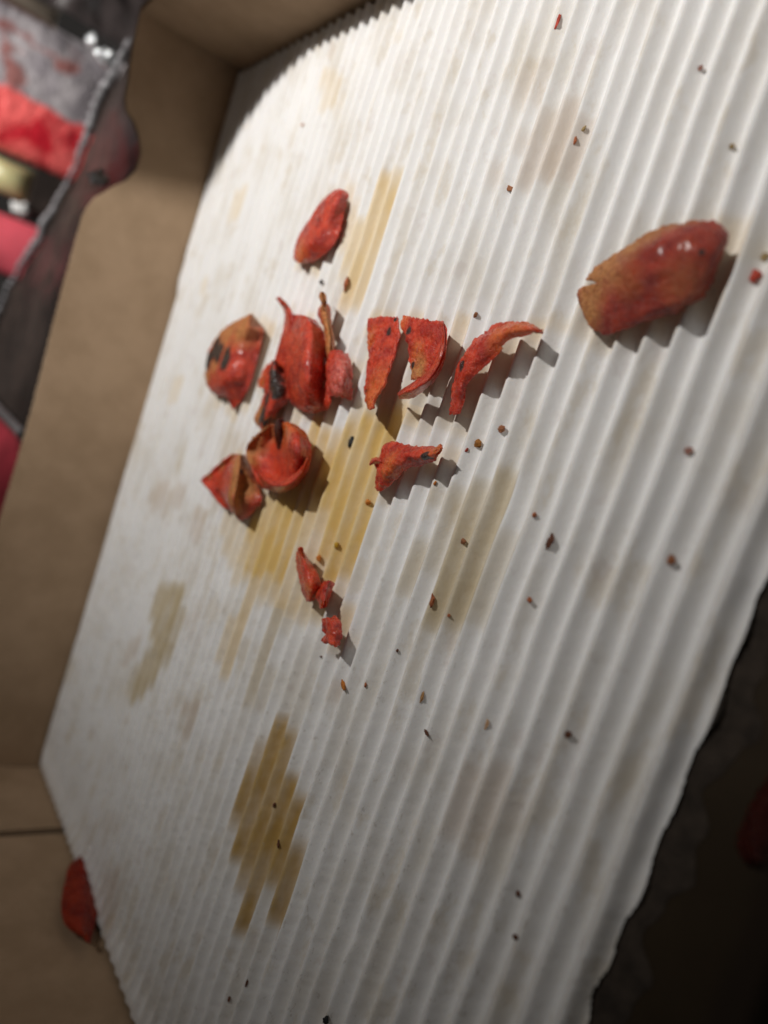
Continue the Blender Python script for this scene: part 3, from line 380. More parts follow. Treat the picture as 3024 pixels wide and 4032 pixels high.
  [[[-204.52, -8.78], [-206.36, -12.66], [-208.21, -16.45], [-202.64, -19.02], [-198.57, -22.02], [-196.39, -24.48], [-197.62, -26.15], [-188.41, -25.25], [-180.93, -24.13], [-177.43, -22.41], [-177.24, -20.65], [-177.24, -20.65], [-171.54, -17.67], [-167.27, -14.17], [-165.58, -9.96], [-165.73, -6.17], [-171.37, -2.56], [-182.31, -0.9], [-182.31, -0.9], [-182.07, -1.11], [-198.51, -3.01], [-200.59, -5.32], [-204.52, -8.78]], 0.3, 0],
  [[[-218.58, -16.36], [-226.54, -20.75], [-234.02, -26.46], [-240.74, -31.55], [-233.62, -33.04], [-224.73, -34.78], [-215.46, -36.64], [-213.29, -36.93], [-199.91, -35.73], [-199.84, -37.2], [-199.97, -36.65], [-199.97, -36.65], [-193.67, -31.38], [-190.97, -27.09], [-195.06, -23.93], [-200.19, -20.89], [-206.34, -17.44], [-213.96, -15.33], [-213.96, -15.33], [-206.48, -14.54], [-203.49, -14.5], [-220.21, -16.15], [-218.58, -16.36]], 0.3, 0],
  [[[-172.25, 30.17], [-170.54, 26.9], [-168.79, 23.06], [-164.94, 18.59], [-162.37, 13.24], [-160.04, 8.72], [-156.73, 5.1], [-152.3, 2.79], [-144.47, 2.31], [-142.59, 2.67], [-142.59, 2.67], [-144.43, 5.39], [-145.55, 9.69], [-146.39, 13.55], [-147.74, 18.49], [-148.35, 23.71], [-150.03, 27.25], [-153.05, 30.59], [-153.05, 30.59], [-161.5, 30.54], [-172.25, 30.17]], 0.3, 0],
  [[[-156.34, 30.78], [-155.52, 27.98], [-150.84, 24.23], [-147.78, 20.82], [-146.19, 17.81], [-143.88, 14.91], [-143.17, 12.85], [-140.74, 12.73], [-137.67, 12.56], [-137.67, 12.56], [-133.24, 14.25], [-130.13, 17.1], [-128.36, 19.75], [-128.79, 22.7], [-130.61, 26.25], [-133.54, 29.03], [-133.54, 29.03], [-146.96, 29.75], [-156.34, 30.78]], 0.3, 0],
  [[[-102.96, 29.5], [-106.12, 30.38], [-111.67, 30.44], [-116.56, 29.65], [-120.27, 27.37], [-124.1, 24.85], [-127.25, 20.45], [-128.57, 16.77], [-128.64, 13.32], [-128.75, 9.93], [-128.45, 5.89], [-125.11, 6.07], [-124.05, 6.84], [-124.05, 6.84], [-122.85, 10.33], [-122.69, 12.98], [-121.14, 15.47], [-118.54, 17.35], [-115.52, 19.64], [-111.91, 23.07], [-111.05, 25.39], [-108.45, 26.67], [-104.24, 27.88], [-102.34, 28.25], [-102.34, 28.25], [-101.0, 28.53], [-102.96, 29.5]], 0.3, 0],
  [[[-122.6, 3.88], [-124.05, 2.65], [-129.57, 1.69], [-136.06, 0.92], [-141.46, 0.63], [-146.32, -0.9], [-147.2, -4.55], [-149.71, -7.02], [-145.71, -9.87], [-147.06, -13.53], [-147.06, -13.53], [-143.17, -13.77], [-139.75, -12.16], [-135.55, -8.42], [-132.38, -4.76], [-126.66, -2.72], [-122.43, -0.38], [-121.02, 2.13], [-121.02, 2.13], [-117.16, 3.1], [-122.6, 3.88]], 0.3, 0],
  [[[-167.71, -31.78], [-167.99, -35.59], [-163.55, -39.92], [-159.22, -43.38], [-156.77, -45.43], [-150.96, -43.99], [-152.37, -43.5], [-152.37, -43.5], [-150.12, -38.5], [-152.75, -35.63], [-160.21, -33.51], [-165.15, -31.37], [-165.15, -31.37], [-159.05, -29.79], [-167.71, -31.78]], 0.3, 0],
  [[[-151.88, -36.17], [-153.05, -38.62], [-153.8, -41.15], [-151.08, -42.91], [-150.05, -43.9], [-142.63, -41.86], [-146.64, -42.57], [-146.64, -42.57], [-145.8, -40.32], [-145.92, -38.02], [-146.02, -36.59], [-146.03, -34.86], [-146.03, -34.86], [-143.77, -33.75], [-151.88, -36.17]], 0.3, 0],
  [[[-147.33, -44.18], [-146.48, -45.13], [-145.28, -46.65], [-143.15, -47.6], [-143.62, -49.78], [-139.53, -48.77], [-134.13, -47.27], [-135.9, -47.83], [-135.9, -47.83], [-135.84, -46.72], [-136.44, -44.69], [-137.7, -43.58], [-139.57, -41.69], [-141.98, -41.17], [-141.98, -41.17], [-141.19, -41.68], [-147.33, -44.18]], 0.3, 0],
  [[[-103.28, 37.21], [-99.17, 36.36], [-98.7, 35.57], [-104.3, 35.66], [-104.58, 33.36], [-101.71, 29.76], [-98.7, 27.18], [-94.16, 25.86], [-90.12, 26.53], [-85.36, 27.93], [-82.21, 29.41], [-78.61, 30.44], [-75.93, 32.27], [-74.58, 33.66], [-73.96, 34.99], [-73.96, 34.99], [-73.32, 36.64], [-72.67, 38.27], [-72.15, 40.86], [-71.63, 43.54], [-71.27, 45.23], [-71.93, 46.83], [-71.93, 46.83], [-73.77, 48.01], [-76.42, 48.28], [-80.68, 47.91], [-85.21, 46.91], [-90.37, 44.27], [-95.36, 41.72], [-99.98, 39.77], [-103.28, 37.21]], 0.3, 0],
]


# ------------------------------------------------------------------ the corrugated liner
X0, X1, Y0, Y1 = -3.165, -0.518, -1.752, 1.208          # in camera heights
PITCH = .0558
FA = math.radians(1.5)                                     # the flutes run slightly askew
def in_poly(px, py, poly):
    c = np.zeros(px.shape, bool); n = len(poly); j = n - 1
    for i in range(n):
        xi, yi = poly[i]; xj, yj = poly[j]
        cond = ((yi > py) != (yj > py))
        with np.errstate(divide='ignore', invalid='ignore'):
            xx = (xj - xi) * (py - yi) / (yj - yi + 1e-12) + xi
        c ^= cond & (px < xx); j = i
    return c

def build_liner():
    rng = np.random.RandomState(4)
    spp = 22
    u0, u1 = X0 - .10, X1 + .09
    nf = int(math.ceil((u1 - u0) / PITCH))
    nu = nf * spp + 1
    nv = 560
    u = u0 + np.arange(nu) / spp * PITCH
    v = np.linspace(Y0, Y1, nv)
    UU, VV = np.meshgrid(u, v)
    # waviness along each flute
    wob = np.zeros_like(UU)
    for k in range(7):
        a, b, p = rng.uniform(.5, 5), rng.uniform(-2.5, 2.5), rng.uniform(0, 6.28)
        wob += .0011 / (1 + .2 * k) * np.sin(a * (k + 1) * VV + b * UU * (k + 1) + p)
    frac = np.tile((np.arange(nu) % spp) / spp, (nv, 1))
    fi = np.minimum((np.arange(nu) // spp), nf - 1)
    arch = (.5 - .5 * np.cos(2 * np.pi * frac)) ** 1.3
    arch = arch - .075 * np.exp(-((frac - .46) / .032) ** 2) * (.5 + .5 * np.sin(VV * 6 + UU * 9)) 
    # per-flute height and small random dents
    fh = 1 + rng.uniform(-.10, .10, nf + 1)
    slow = 1 + .10 * np.sin(3.1 * VV + 1.7 * UU + 1) + .06 * np.sin(7.7 * VV - 4 * UU)
    AMP = .0275
    Z = -AMP * (1 - arch * fh[fi][None, :] * np.clip(slow, .8, 1.15) ** .5)
    ridge = np.zeros((nv, nf + 1))
    for k in range(nf + 1):
        r = rng.randn(nv)
        ker = np.exp(-np.linspace(-2, 2, 15) ** 2); ker /= ker.sum()
        r2 = rng.randn(nv); ridge[:, k] = np.convolve(r, ker, 'same') + .22 * np.convolve(r2, [.25, .5, .25], 'same') * (.3 + np.convolve(np.abs(rng.randn(nv)), np.ones(9) / 9, 'same') ** 2)
    ragged = np.clip((.3 - VV) / 1.2, .12, 1)            # the lower flutes are more scuffed
    crushed = np.clip((VV - Y0) / .10, .22, 1)             # flutes pressed flat along the front cut
    Z *= crushed
    Z += ridge[:, fi] * .0011 * arch * ragged
    for k in range(46):                                    # small dents where the flutes were pressed
        du_, dv_ = rng.uniform(u0, u1), rng.uniform(Y0, Y1)
        g_ = np.exp(-(((UU + VV * 0 - du_) / rng.uniform(.02, .07)) ** 2) - (((VV - dv_) / rng.uniform(.02, .12)) ** 2))
        Z -= g_ * rng.uniform(.0015, .0055) * arch
    XX = UU + VV * math.tan(FA) + wob + ridge[:, np.minimum((np.arange(nu) + spp // 2) // spp, nf)] * .0016 * ragged
    YY = VV
    # stains: evaluated flute by flute so that their borders step with the flutes
    cov = np.zeros((nv, nf + 1)); tint = np.zeros((nv, nf + 1))
    uc = u0 + np.arange(nf + 1) * PITCH            # stain blocks run from crest to crest
    fs = np.minimum((np.arange(nu) + spp // 2) // spp, nf)
    for poly, amt, kd in STAINS:
        P = [(a / 103., b / 103.) for a, b in poly]
        tot = np.zeros((nv, nf + 1))
        JIT = rng.uniform(-.020, .020, nf + 1)
        for du in (-.42, -.14, .14, .42):
            CX, CY = np.meshgrid(uc + du * PITCH, v)
            tot += in_poly(CX + CY * math.tan(FA), CY + JIT[None, :], P) / 4.
        tot = np.clip((tot - .2) / .45, 0, 1)
        kk = 15
        ker = np.exp(-np.linspace(-1.8, 1.8, kk) ** 2); ker /= ker.sum()
        tot = np.apply_along_axis(lambda a_: np.convolve(a_, ker, 'same'), 0, tot)
        tot *= 1 + rng.uniform(-.14, .14, nf + 1)[None, :]
        add = tot * (amt if amt > .3 else min(.36, amt * 1.35))
        tint = np.where(add > cov, kd, tint)
        cov = np.maximum(cov, add) + .25 * np.minimum(cov, add)
    cov = np.clip(cov, 0, 1)
    S = cov[:, fs]; T = tint[:, fs]
    T = T.astype(float)
    # keep only the cut outline
    edge = X1 + .0 + .045 * YY + .004 * np.sin(YY * 52 + 1 + np.sin(YY * 9)) + .003 * np.sin(YY * 23)
    left = X0 + .004 * np.sin(YY * 9) + .002 * np.sin(YY * 31)
    keep = (XX > left) & (XX < edge)
    idx = -np.ones(XX.size, int)
    fk = keep[:-1, :-1] & keep[1:, 1:] & keep[1:, :-1] & keep[:-1, 1:]
    r, c = np.nonzero(fk)
    q = np.stack([r * nu + c, r * nu + c + 1, (r + 1) * nu + c + 1, (r + 1) * nu + c], 1)
    used = np.unique(q); idx[used] = np.arange(len(used))
    q = idx[q]
    co = np.stack([XX.ravel(), YY.ravel(), Z.ravel()], 1)[used] * H
    me = bpy.data.meshes.new('fluted_sheet')
    me.vertices.add(len(co)); me.vertices.foreach_set('co', co.ravel())
    me.loops.add(q.size); me.loops.foreach_set('vertex_index', q.ravel())
    me.polygons.add(len(q)); me.polygons.foreach_set('loop_start', np.arange(len(q)) * 4)
    me.polygons.foreach_set('loop_total', np.full(len(q), 4))
    me.update(calc_edges=True); me.shade_smooth()
    for nm, A in (('stain', S), ('tint', T), ('crest', arch * np.clip(ragged * 1.2, 0, 1))):
        a = me.attributes.new(nm, 'FLOAT', 'POINT'); a.data.foreach_set('value', A.ravel()[used].astype(np.float32))
    me.materials.append(M_paper)
    root = empty('corrugated_liner', (-1.9 * H, -.3 * H, -.034 * H))
    tag(root, 'white corrugated cardboard liner with golden oil stains covering the floor of the pizza box', 'box liner')
    o = bpy.data.objects.new('fluted_sheet', me); col.objects.link(o); o.parent = root
    o.matrix_parent_inverse = Matrix.Translation(root.location).inverted()
    # flat backing sheet, following the same cut outline
    ys = np.linspace(Y0, Y1, 160)
    vv, ff = [], []
    for i, y in enumerate(ys):
        e = X1 + .045 * y + .006 * math.sin(y * 52 + 1 + math.sin(y * 9)) + .004 * math.sin(y * 23) - .006
        for x, z in ((X0 + .006, -.0295), (e, -.0295), (e, -.034), (X0 + .006, -.034)):
            vv.append((x * H, y * H, z * H))
        if i:
            a = (i - 1) * 4; b = i * 4
            for k in range(4): ff.append((a + k, a + (k + 1) % 4, b + (k + 1) % 4, b + k))
    mesh_obj('backing_sheet', vv, ff, M_paper, root, smooth=False)
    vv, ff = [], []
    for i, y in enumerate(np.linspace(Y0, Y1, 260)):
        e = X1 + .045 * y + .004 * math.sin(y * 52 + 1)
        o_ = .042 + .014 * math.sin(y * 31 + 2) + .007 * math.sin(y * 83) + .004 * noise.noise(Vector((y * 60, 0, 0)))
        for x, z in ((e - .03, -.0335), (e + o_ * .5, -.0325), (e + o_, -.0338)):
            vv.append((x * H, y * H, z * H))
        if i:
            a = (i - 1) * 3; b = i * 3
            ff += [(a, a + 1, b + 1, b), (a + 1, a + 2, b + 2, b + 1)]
    mesh_obj('torn_ply', vv, ff, mat_simple('shade_brown_paper', (.060, .045, .034), .7, .5, .3, .2, .8), root)  # dim strip past the cut edge, shade painted in as dark brown
    return co * 1000
LINER_CO = build_liner()
def settle(x, y, cam_h=H):
    """slide a crumb down its line of sight until it lies on the flutes (millimetres)"""
    C0 = np.array([0, 0, cam_h * 1000]); P0 = np.array([x, y, .5]); d = P0 - C0
    for k in range(60):
        t_ = 1 + k * .0007
        p = C0 + d * t_
        S_ = LINER_CO[np.abs(LINER_CO[:, 1] - p[1]) < .35]
        if not len(S_): return x, y, 0
        i_ = np.argmin(np.abs(S_[:, 0] - p[0]) + .3 * np.abs(S_[:, 1] - p[1]))
        if p[2] <= S_[i_, 2] + .1: return p[0], p[1], p[2]
    return p[0], p[1], p[2]

# ------------------------------------------------------------------ the pizza box
WH = .395
def panel(name, pts, nrm, th, mat, parent, wavy=True):
    """extrude a polygon (3D points, metres) by th along nrm"""
    n = len(pts); nrm = Vector(nrm)
    v = [Vector(p) for p in pts] + [Vector(p) + nrm * th for p in pts]
    f = [tuple(range(n)), tuple(range(2 * n - 1, n - 1, -1))]
    for i in range(n):
        j = (i + 1) % n
        f.append((i, i + n, j + n, j))
    o = mesh_obj(name, v, f, mat, parent, smooth=False)
    o.data.materials.append(M_edge)
    for p in o.data.polygons[2:]: p.material_index = 1
    return o

box = empty('pizza_box', (-1.7 * H, -.27 * H, -.055 * H))
tag(box, 'open brown cardboard pizza box around the white liner, with a notch in its left wall', 'pizza box')
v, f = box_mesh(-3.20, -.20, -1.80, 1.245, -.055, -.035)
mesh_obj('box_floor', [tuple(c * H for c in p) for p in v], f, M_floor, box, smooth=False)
# left wall, inside face at x = XL, top contour traced with its notch
XL = -3.178
top = [(1.25, .395), (1.17, .392), (1.08, .386), (.99, .372), (.925, .366), (.885, .35), (.86, .315), (.82, .285), (.765, .262), (.70, .262), (.65, .285), (.615, .32), (.575, .35), (.545, .375), (.50, .392)]
rng = random.Random(3)
y = .47
while y > -1.79:
    top.append((y, .395 + .0012 * math.sin(y * 210) + rng.uniform(-.0012, .0012) + .004 * math.sin(y * 5)))
    y -= .0085
top += [(-1.79, .395)]
# grid wall so that the board can bow a little
def bowed_wall(name, top, mat, parent, th=.028, bow=.012):
    vv, ff = [], []
    N = len(top); rows = 8
    for side in (0, 1):
        for i, (y, zt) in enumerate(top):
            for k in range(rows + 1):
                z = -.03 + (zt + .03) * k / rows
                b = bow * math.sin((y + 1.8) / 3.05 * math.pi) * (z / .4) + .004 * math.sin(y * 6.3 + z * 5)
                vv.append(((XL - b - side * th) * H, y * H, z * H))
    R1 = rows + 1; off = N * R1
    for i in range(N - 1):
        for k in range(rows):
            a = i * R1 + k
            ff.append((a, a + 1, a + R1 + 1, a + R1))
            ff.append((off + a, off + a + R1, off + a + R1 + 1, off + a + 1))
        a = i * R1 + rows
        ff.append((a, off + a, off + a + R1, a + R1))
    o = mesh_obj(name, vv, ff, mat, parent, smooth=False)
    o.data.materials.append(M_edge)
    for j in range(len(ff)):
        if j % (2 * rows + 1) == 2 * rows: o.data.polygons[j].material_index = 1
    return o
bowed_wall('side_wall', top, M_kraft, box)
# rear wall (top of the picture)
def wallx(name, y, x0, x1, z1, sgn, mat, th=.028, wav=.0):
    vv, ff = [], []
    n = 60; rows = 6
    for side in (0, 1):
        for i in range(n + 1):
            x = x0 + (x1 - x0) * i / n
            for k in range(rows + 1):
                z = -.03 + (z1 + .03) * k / rows + (wav * math.sin(x * 40) if k == rows else 0)
                b = .010 * math.sin((x - x0) / (x1 - x0) * math.pi) * (z / .4) + .003 * math.sin(x * 5 + z * 6)
                vv.append((x * H, (y + sgn * (b + side * th)) * H, z * H))
    R1 = rows + 1; off = (n + 1) * R1
    for i in range(n):
        for k in range(rows):
            a = i * R1 + k
            ff.append((a, a + 1, a + R1 + 1, a + R1)); ff.append((off + a, off + a + R1, off + a + R1 + 1, off + a + 1))
        a = i * R1 + rows
        ff.append((a, off + a, off + a + R1, a + R1))
    for e in (0, n):
        for k in range(rows):
            a = e * R1 + k
            ff.append((a, a + 1, off + a + 1, off + a))
    return mesh_obj(name, vv, ff, mat, box, smooth=False)
wallx('rear_wall', 1.222, -3.176, -.235, WH, 1, M_kraft)
wallx('corner_flap', -1.765, -3.176, -2.722, WH, -1, M_kraft, th=.02)
wallx('front_wall', -1.768, -2.690, -.235, WH, -1, M_kraft)
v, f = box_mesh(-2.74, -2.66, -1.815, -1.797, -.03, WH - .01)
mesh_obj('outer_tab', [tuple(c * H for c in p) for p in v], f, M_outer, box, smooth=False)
# near wall, closest to the lens, its shade put into a dark board colour
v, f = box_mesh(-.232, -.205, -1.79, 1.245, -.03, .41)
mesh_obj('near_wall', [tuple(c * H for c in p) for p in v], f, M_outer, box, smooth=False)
# added unseen panel behind the rear wall, shaped to throw the far corner shadow
def on_rear(P, y0=1.28):
    L = LAMP / H; P = Vector(P); t = (L.y - y0) / (L.y - P.y)
    return L + (P - L) * t
a = [on_rear(p) for p in ((-2.58, 1.14, 0), (-2.79, 1.075, 0), (-2.96, .97, 0), (-3.09, .82, 0), (-3.178, .70, 0), (-3.178, .655, .26), (-3.178, .62, .40))]
shadow_panel_pts = [Vector((-2.35, 1.28, .40))] + a + [Vector((-3.2, 1.28, a[-1].z + .05)), Vector((-3.2, 1.28, .40))]
panel('shadow_panel', [p * H for p in shadow_panel_pts], (0, 1, 0), .028 * H, M_kraft, box)

# ------------------------------------------------------------------ tomato pieces
def catmull(P, n):
    P = np.asarray(P, float); m = len(P)
    Q = np.concatenate([[2 * P[0] - P[1]], P, [2 * P[-1] - P[-2]]])
    t = np.linspace(0, m - 1, n); i = np.minimum(t.astype(int), m - 2); f_ = (t - i)
    f_ = f_.reshape((-1,) + (1,) * (P.ndim - 1))
    p0, p1, p2, p3 = Q[i], Q[i + 1], Q[i + 2], Q[i + 3]
    return .5 * ((2 * p1) + (-p0 + p2) * f_ + (2 * p0 - 5 * p1 + 4 * p2 - p3) * f_ ** 2 + (-p0 + 3 * p1 - 3 * p2 + p3) * f_ ** 3)

def spots(P, L):
    out = np.zeros(len(P))
    for x, y, z, r in L:
        d = np.sqrt(((P - np.array([x, y, z])) ** 2).sum(1)) / r
        out = np.maximum(out, np.clip(1.45 - d, 0, 1))
    return out

def tomato(d, seed, parent):
    G = np.array(d['rows'])                       # mm
    span = max(np.linalg.norm(G[0, 1] - G[-1, 1]), np.linalg.norm(G[:, 0] - G[:, -1], axis=1).max())
    la = np.linalg.norm(G[0, 1] - G[-1, 1]); wa = np.linalg.norm(G[:, 0] - G[:, -1], axis=1).max()
    nr = int(np.clip(la / .22, 26, 110)); nc = int(np.clip(wa / .22, 22, 110))
    P = catmull(G, nr)
    P = np.swapaxes(catmull(np.swapaxes(P, 0, 1), nc), 0, 1)      # nr x nc x 3
    off = Vector((seed * 17.3, seed * 7.1, 3.3))
    # ragged rim
    ctr = P.mean((0, 1))
    rim = np.zeros((nr, nc))
    for i in range(nr):
        for j in range(nc):
            e = min(i, nr - 1 - i, j, nc - 1 - j)
            if e < 4:
                q = Vector(P[i, j])
                rim[i, j] = (noise.noise(q * 1.1 + off) * .26 + noise.noise(q * 2.8 + off) * .34) * (1 - e / 4) * (.5 + .5 * d['nz'])
    D = P - ctr; D /= np.linalg.norm(D, axis=2, keepdims=True) + 1e-6; D[..., 2] *= .3
    P = P + D * rim[..., None]
    du = np.gradient(P, axis=0); dv = np.gradient(P, axis=1)
    N = np.cross(du, dv); N /= np.linalg.norm(N, axis=2, keepdims=True) + 1e-9
    if N[..., 2].mean() < 0 and d.get('flip') is None: N = -N; 
    # relief
    for i in range(nr):
        for j in range(nc):
            q = Vector(P[i, j])
            h = noise.noise(q * .42 + off) * .42 + noise.noise(q * 1.1 + off) * .20 + noise.noise(q * 2.6 + off) * .10
            P[i, j] += N[i, j] * h * d['nz'] * min(1.0, .45 + wa / 12)
    I, J = np.meshgrid(np.arange(nr), np.arange(nc), indexing='ij')
    e = np.minimum(np.minimum(I, nr - 1 - I), np.minimum(J, nc - 1 - J))
    th = .7 * d['th'] * np.clip(.18 + .82 * np.sqrt(np.clip(e / 4., 0, 1)), 0, 1)
    T = P + N * (th * .12)[..., None]; B = P - N * th[..., None] * .88
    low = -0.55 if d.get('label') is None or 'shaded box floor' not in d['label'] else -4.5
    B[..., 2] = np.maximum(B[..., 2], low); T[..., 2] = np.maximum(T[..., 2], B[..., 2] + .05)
    V = np.concatenate([T.reshape(-1, 3), B.reshape(-1, 3)])
    n = nr * nc; F = []
    up = np.cross(du, dv)[nr // 2, nc // 2]
    fl = np.dot(up, N[nr // 2, nc // 2]) < 0
    def q4(a, b, c_, e_): F.append((e_, c_, b, a) if fl else (a, b, c_, e_))
    for i in range(nr - 1):
        for j in range(nc - 1):
            a = i * nc + j
            q4(a, a + nc, a + nc + 1, a + 1)
            q4(n + a, n + a + 1, n + a + nc + 1, n + a + nc)
    for i in range(nr - 1):
        a = i * nc; q4(a, n + a, n + a + nc, a + nc)
        a = i * nc + nc - 1; q4(a, a + nc, n + a + nc, n + a)
    for j in range(nc - 1):
        a = j; q4(a, a + 1, n + a + 1, n + a)
        a = (nr - 1) * nc + j; q4(a, n + a, n + a + 1, a + 1)
    SC = dict(tan=.72, char=.42, org=.7, pale=.8)
    at = {k: spots(V, [(a, b, c_, r * SC[k]) for a, b, c_, r in d[k]]) for k in ('tan', 'char', 'org', 'pale')}
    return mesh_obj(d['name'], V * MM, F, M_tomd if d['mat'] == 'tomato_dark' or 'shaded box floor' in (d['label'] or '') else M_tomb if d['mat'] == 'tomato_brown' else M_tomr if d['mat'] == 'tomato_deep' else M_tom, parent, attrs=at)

roots = []
parts_of = {}
for i, d in enumerate(PIECES):
    if d['part_of'] is None: last = i; parts_of[i] = []
    else: parts_of[last].append(i)
for i, kids in parts_of.items():
    d = PIECES[i]
    G = np.array(d['rows']).reshape(-1, 3)
    c0 = Vector((G[:, 0].mean(), G[:, 1].mean(), G[:, 2].min())) * MM
    root = empty('tomato_piece', c0) if kids else None
    if kids:
        dd = dict(d); dd['name'] = 'curled_skin'
        tomato(dd, i + 1, root)
        for k in kids: tomato(PIECES[k], k + 1, root)
        r_ = root
    else:
        r_ = tomato(d, i + 1, None)
        # put the origin at the base of the piece
        r_.data.transform(Matrix.Translation(-c0)); r_.location = c0
    tag(r_, d['label'], 'tomato piece', 'roasted tomato scraps left in the box')

# ------------------------------------------------------------------ crumbs
for i, (x, y, L, W, ang, cn, lab) in enumerate(CRUMBS):
    nu_, nv_ = 16, 9
    vv, ff = [], []
    off = Vector((i * 5.1, 2.2, i * 1.7))
    hgt = max(.24, min(W * .28, .45))
    for k in range(nv_ + 1):
        ph = math.pi * k / nv_
        for m_ in range(nu_):
            th = 2 * math.pi * m_ / nu_
            s_ = Vector((math.sin(ph) * math.cos(th), math.sin(ph) * math.sin(th), math.cos(ph)))
            n_ = 1 + .55 * noise.noise(s_ * 1.5 + off) + .28 * noise.noise(s_ * 4 + off)
            bend = .18 * L * (s_.x ** 2)
            vv.append(Vector((s_.x * L * .5 * n_, s_.y * W * .5 * n_ + bend * .4, s_.z * hgt * n_ + hgt * .55)) * MM)
    for k in range(nv_):
        for m_ in range(nu_):
            a = k * nu_ + m_; b = k * nu_ + (m_ + 1) % nu_
            ff.append((a, a + nu_, b + nu_, b))
    o = mesh_obj('crumb', vv, ff, M_cr[cn], None, smooth=(i % 3 != 0))
    sx_, sy_, sz_ = settle(x, y)
    o.location = (sx_ * MM, sy_ * MM, (sz_ + .04) * MM); o.rotation_euler = (0, 0, math.radians(ang))
    tag(o, lab, 'crumb', 'crumbs scattered over the liner')

# ------------------------------------------------------------------ table and the blurred things beyond the box
def sheet(name, x0, x1, y0, y1, fz, mat, nx=120, ny=120, mask=None, parent=None):
    vv, ff = [], []
    for j in range(ny + 1):
        for i in range(nx + 1):
            x = x0 + (x1 - x0) * i / nx; y = y0 + (y1 - y0) * j / ny
            vv.append((x * H, y * H, fz(x, y) * H))
    for j in range(ny):
        for i in range(nx):
            xm = x0 + (x1 - x0) * (i + .5) / nx; ym = y0 + (y1 - y0) * (j + .5) / ny
            if mask and not mask(xm, ym): continue
            a = j * (nx + 1) + i
            ff.append((a, a + 1, a + nx + 2, a + nx + 1))
    return mesh_obj(name, vv, ff, mat, parent)
M_table = mat_simple('dark_table_top', (.030, .026, .026), .25, .5, .02, .5, .05)
o = sheet('table_top', -45, 12, -25, 25, lambda x, y: -.30, M_table, 4, 4)
tag(o, kind='structure')

def nz3(x, y, z=0.0): return noise.noise(Vector((x, y, z)))
M_bag = mat_simple('black_glossy_plastic', (.040, .028, .023), .46, .6, .03, .35, .5)
def bagz(x, y):
    return .10 + .05 * nz3(x * 1.3, y * 1.6) + .03 * abs(nz3(x * 3.2, y * 2.4, 4)) + .012 * nz3(x * 9, y * 9) + .03 * math.exp(-((x + 4.2) ** 2) / .3)
def rim_x(y): return -6.55 + 1.28 * (y - 0.05) + .05 * nz3(y * 3, 5)
bag = empty('plastic_bag', (-4.6 * H, .3 * H, -.3 * H))
tag(bag, 'dark glossy plastic bag with a glinting hem, just beyond the left wall', 'plastic bag')
sheet('bag_film', -7.2, -3.32, -.62, 1.70, bagz, M_bag, 150, 110, mask=lambda x, y: x > rim_x(y), parent=bag)
M_hem = mat_simple('bag_hem', (.30, .29, .30), .35, .7, .35, .7, .6)
def tube(name, pts, rad, mat, parent, wob=.0, ns=10):
    vv, ff = [], []
    pts = [Vector(p) for p in pts]
    for i, p in enumerate(pts):
        t_ = (pts[min(i + 1, len(pts) - 1)] - pts[max(i - 1, 0)]).normalized()
        s1 = t_.cross(Vector((0, 0, 1))).normalized(); s2 = s1.cross(t_)
        r_ = (rad(i) if callable(rad) else rad) * (1 + wob * noise.noise(Vector((i * .9, 1, 2))))
        for k in range(ns):
            a_ = 2 * math.pi * k / ns
            vv.append((p + s1 * math.cos(a_) * r_ + s2 * math.sin(a_) * r_) * H)
        if i:
            for k in range(ns):
                ff.append(((i - 1) * ns + k, (i - 1) * ns + (k + 1) % ns, i * ns + (k + 1) % ns, i * ns + k))
    return mesh_obj(name, vv, ff, mat, parent)
hem = []
for i in range(240):
    y = -.25 + i / 239 * 1.85
    hem.append((rim_x(y), y, bagz(rim_x(y), y) + .03 + .004 * math.sin(i * 1.1)))
tube('hem', hem, lambda i: .020 + .007 * math.sin(i * .07), M_hem, bag, .25)

# grey pouch with a red band
def two_tone():
    t = NT('pouch_print')
    sx = t.n('ShaderNodeSeparateXYZ'); t.link(t.pos, sx.inputs[0])
    nn = t.noise(.05, 4, .6)
    y_ = t.math('ADD', sx.outputs['Y'], t.math('MULTIPLY', t.math('SUBTRACT', nn, .5), 14))
    grey = t.mix(t.ramp(t.noise(.06, 5, .6), .35, .65), (.50, .46, .47), (.30, .27, .29))
    grey = t.mix(t.ramp(t.noise(.035, 2, .5, t.stretch((1, 1, 1), 1)), .60, .68, 0, .8), grey, (.34, .10, .08))
    red = t.mix(t.ramp(t.noise(.045, 3, .5), .4, .6), (.60, .015, .03), (1.0, .16, .15))
    c_ = t.mix(t.ramp(y_, 1.58 * 103, 1.62 * 103), red, grey)
    t.set(Base_Color=c_, Roughness=.3, Specular_IOR_Level=.6)
    t.bump(t.noise(.12, 4, .6), .8, .004)
    return t.m
M_pouch = two_tone()
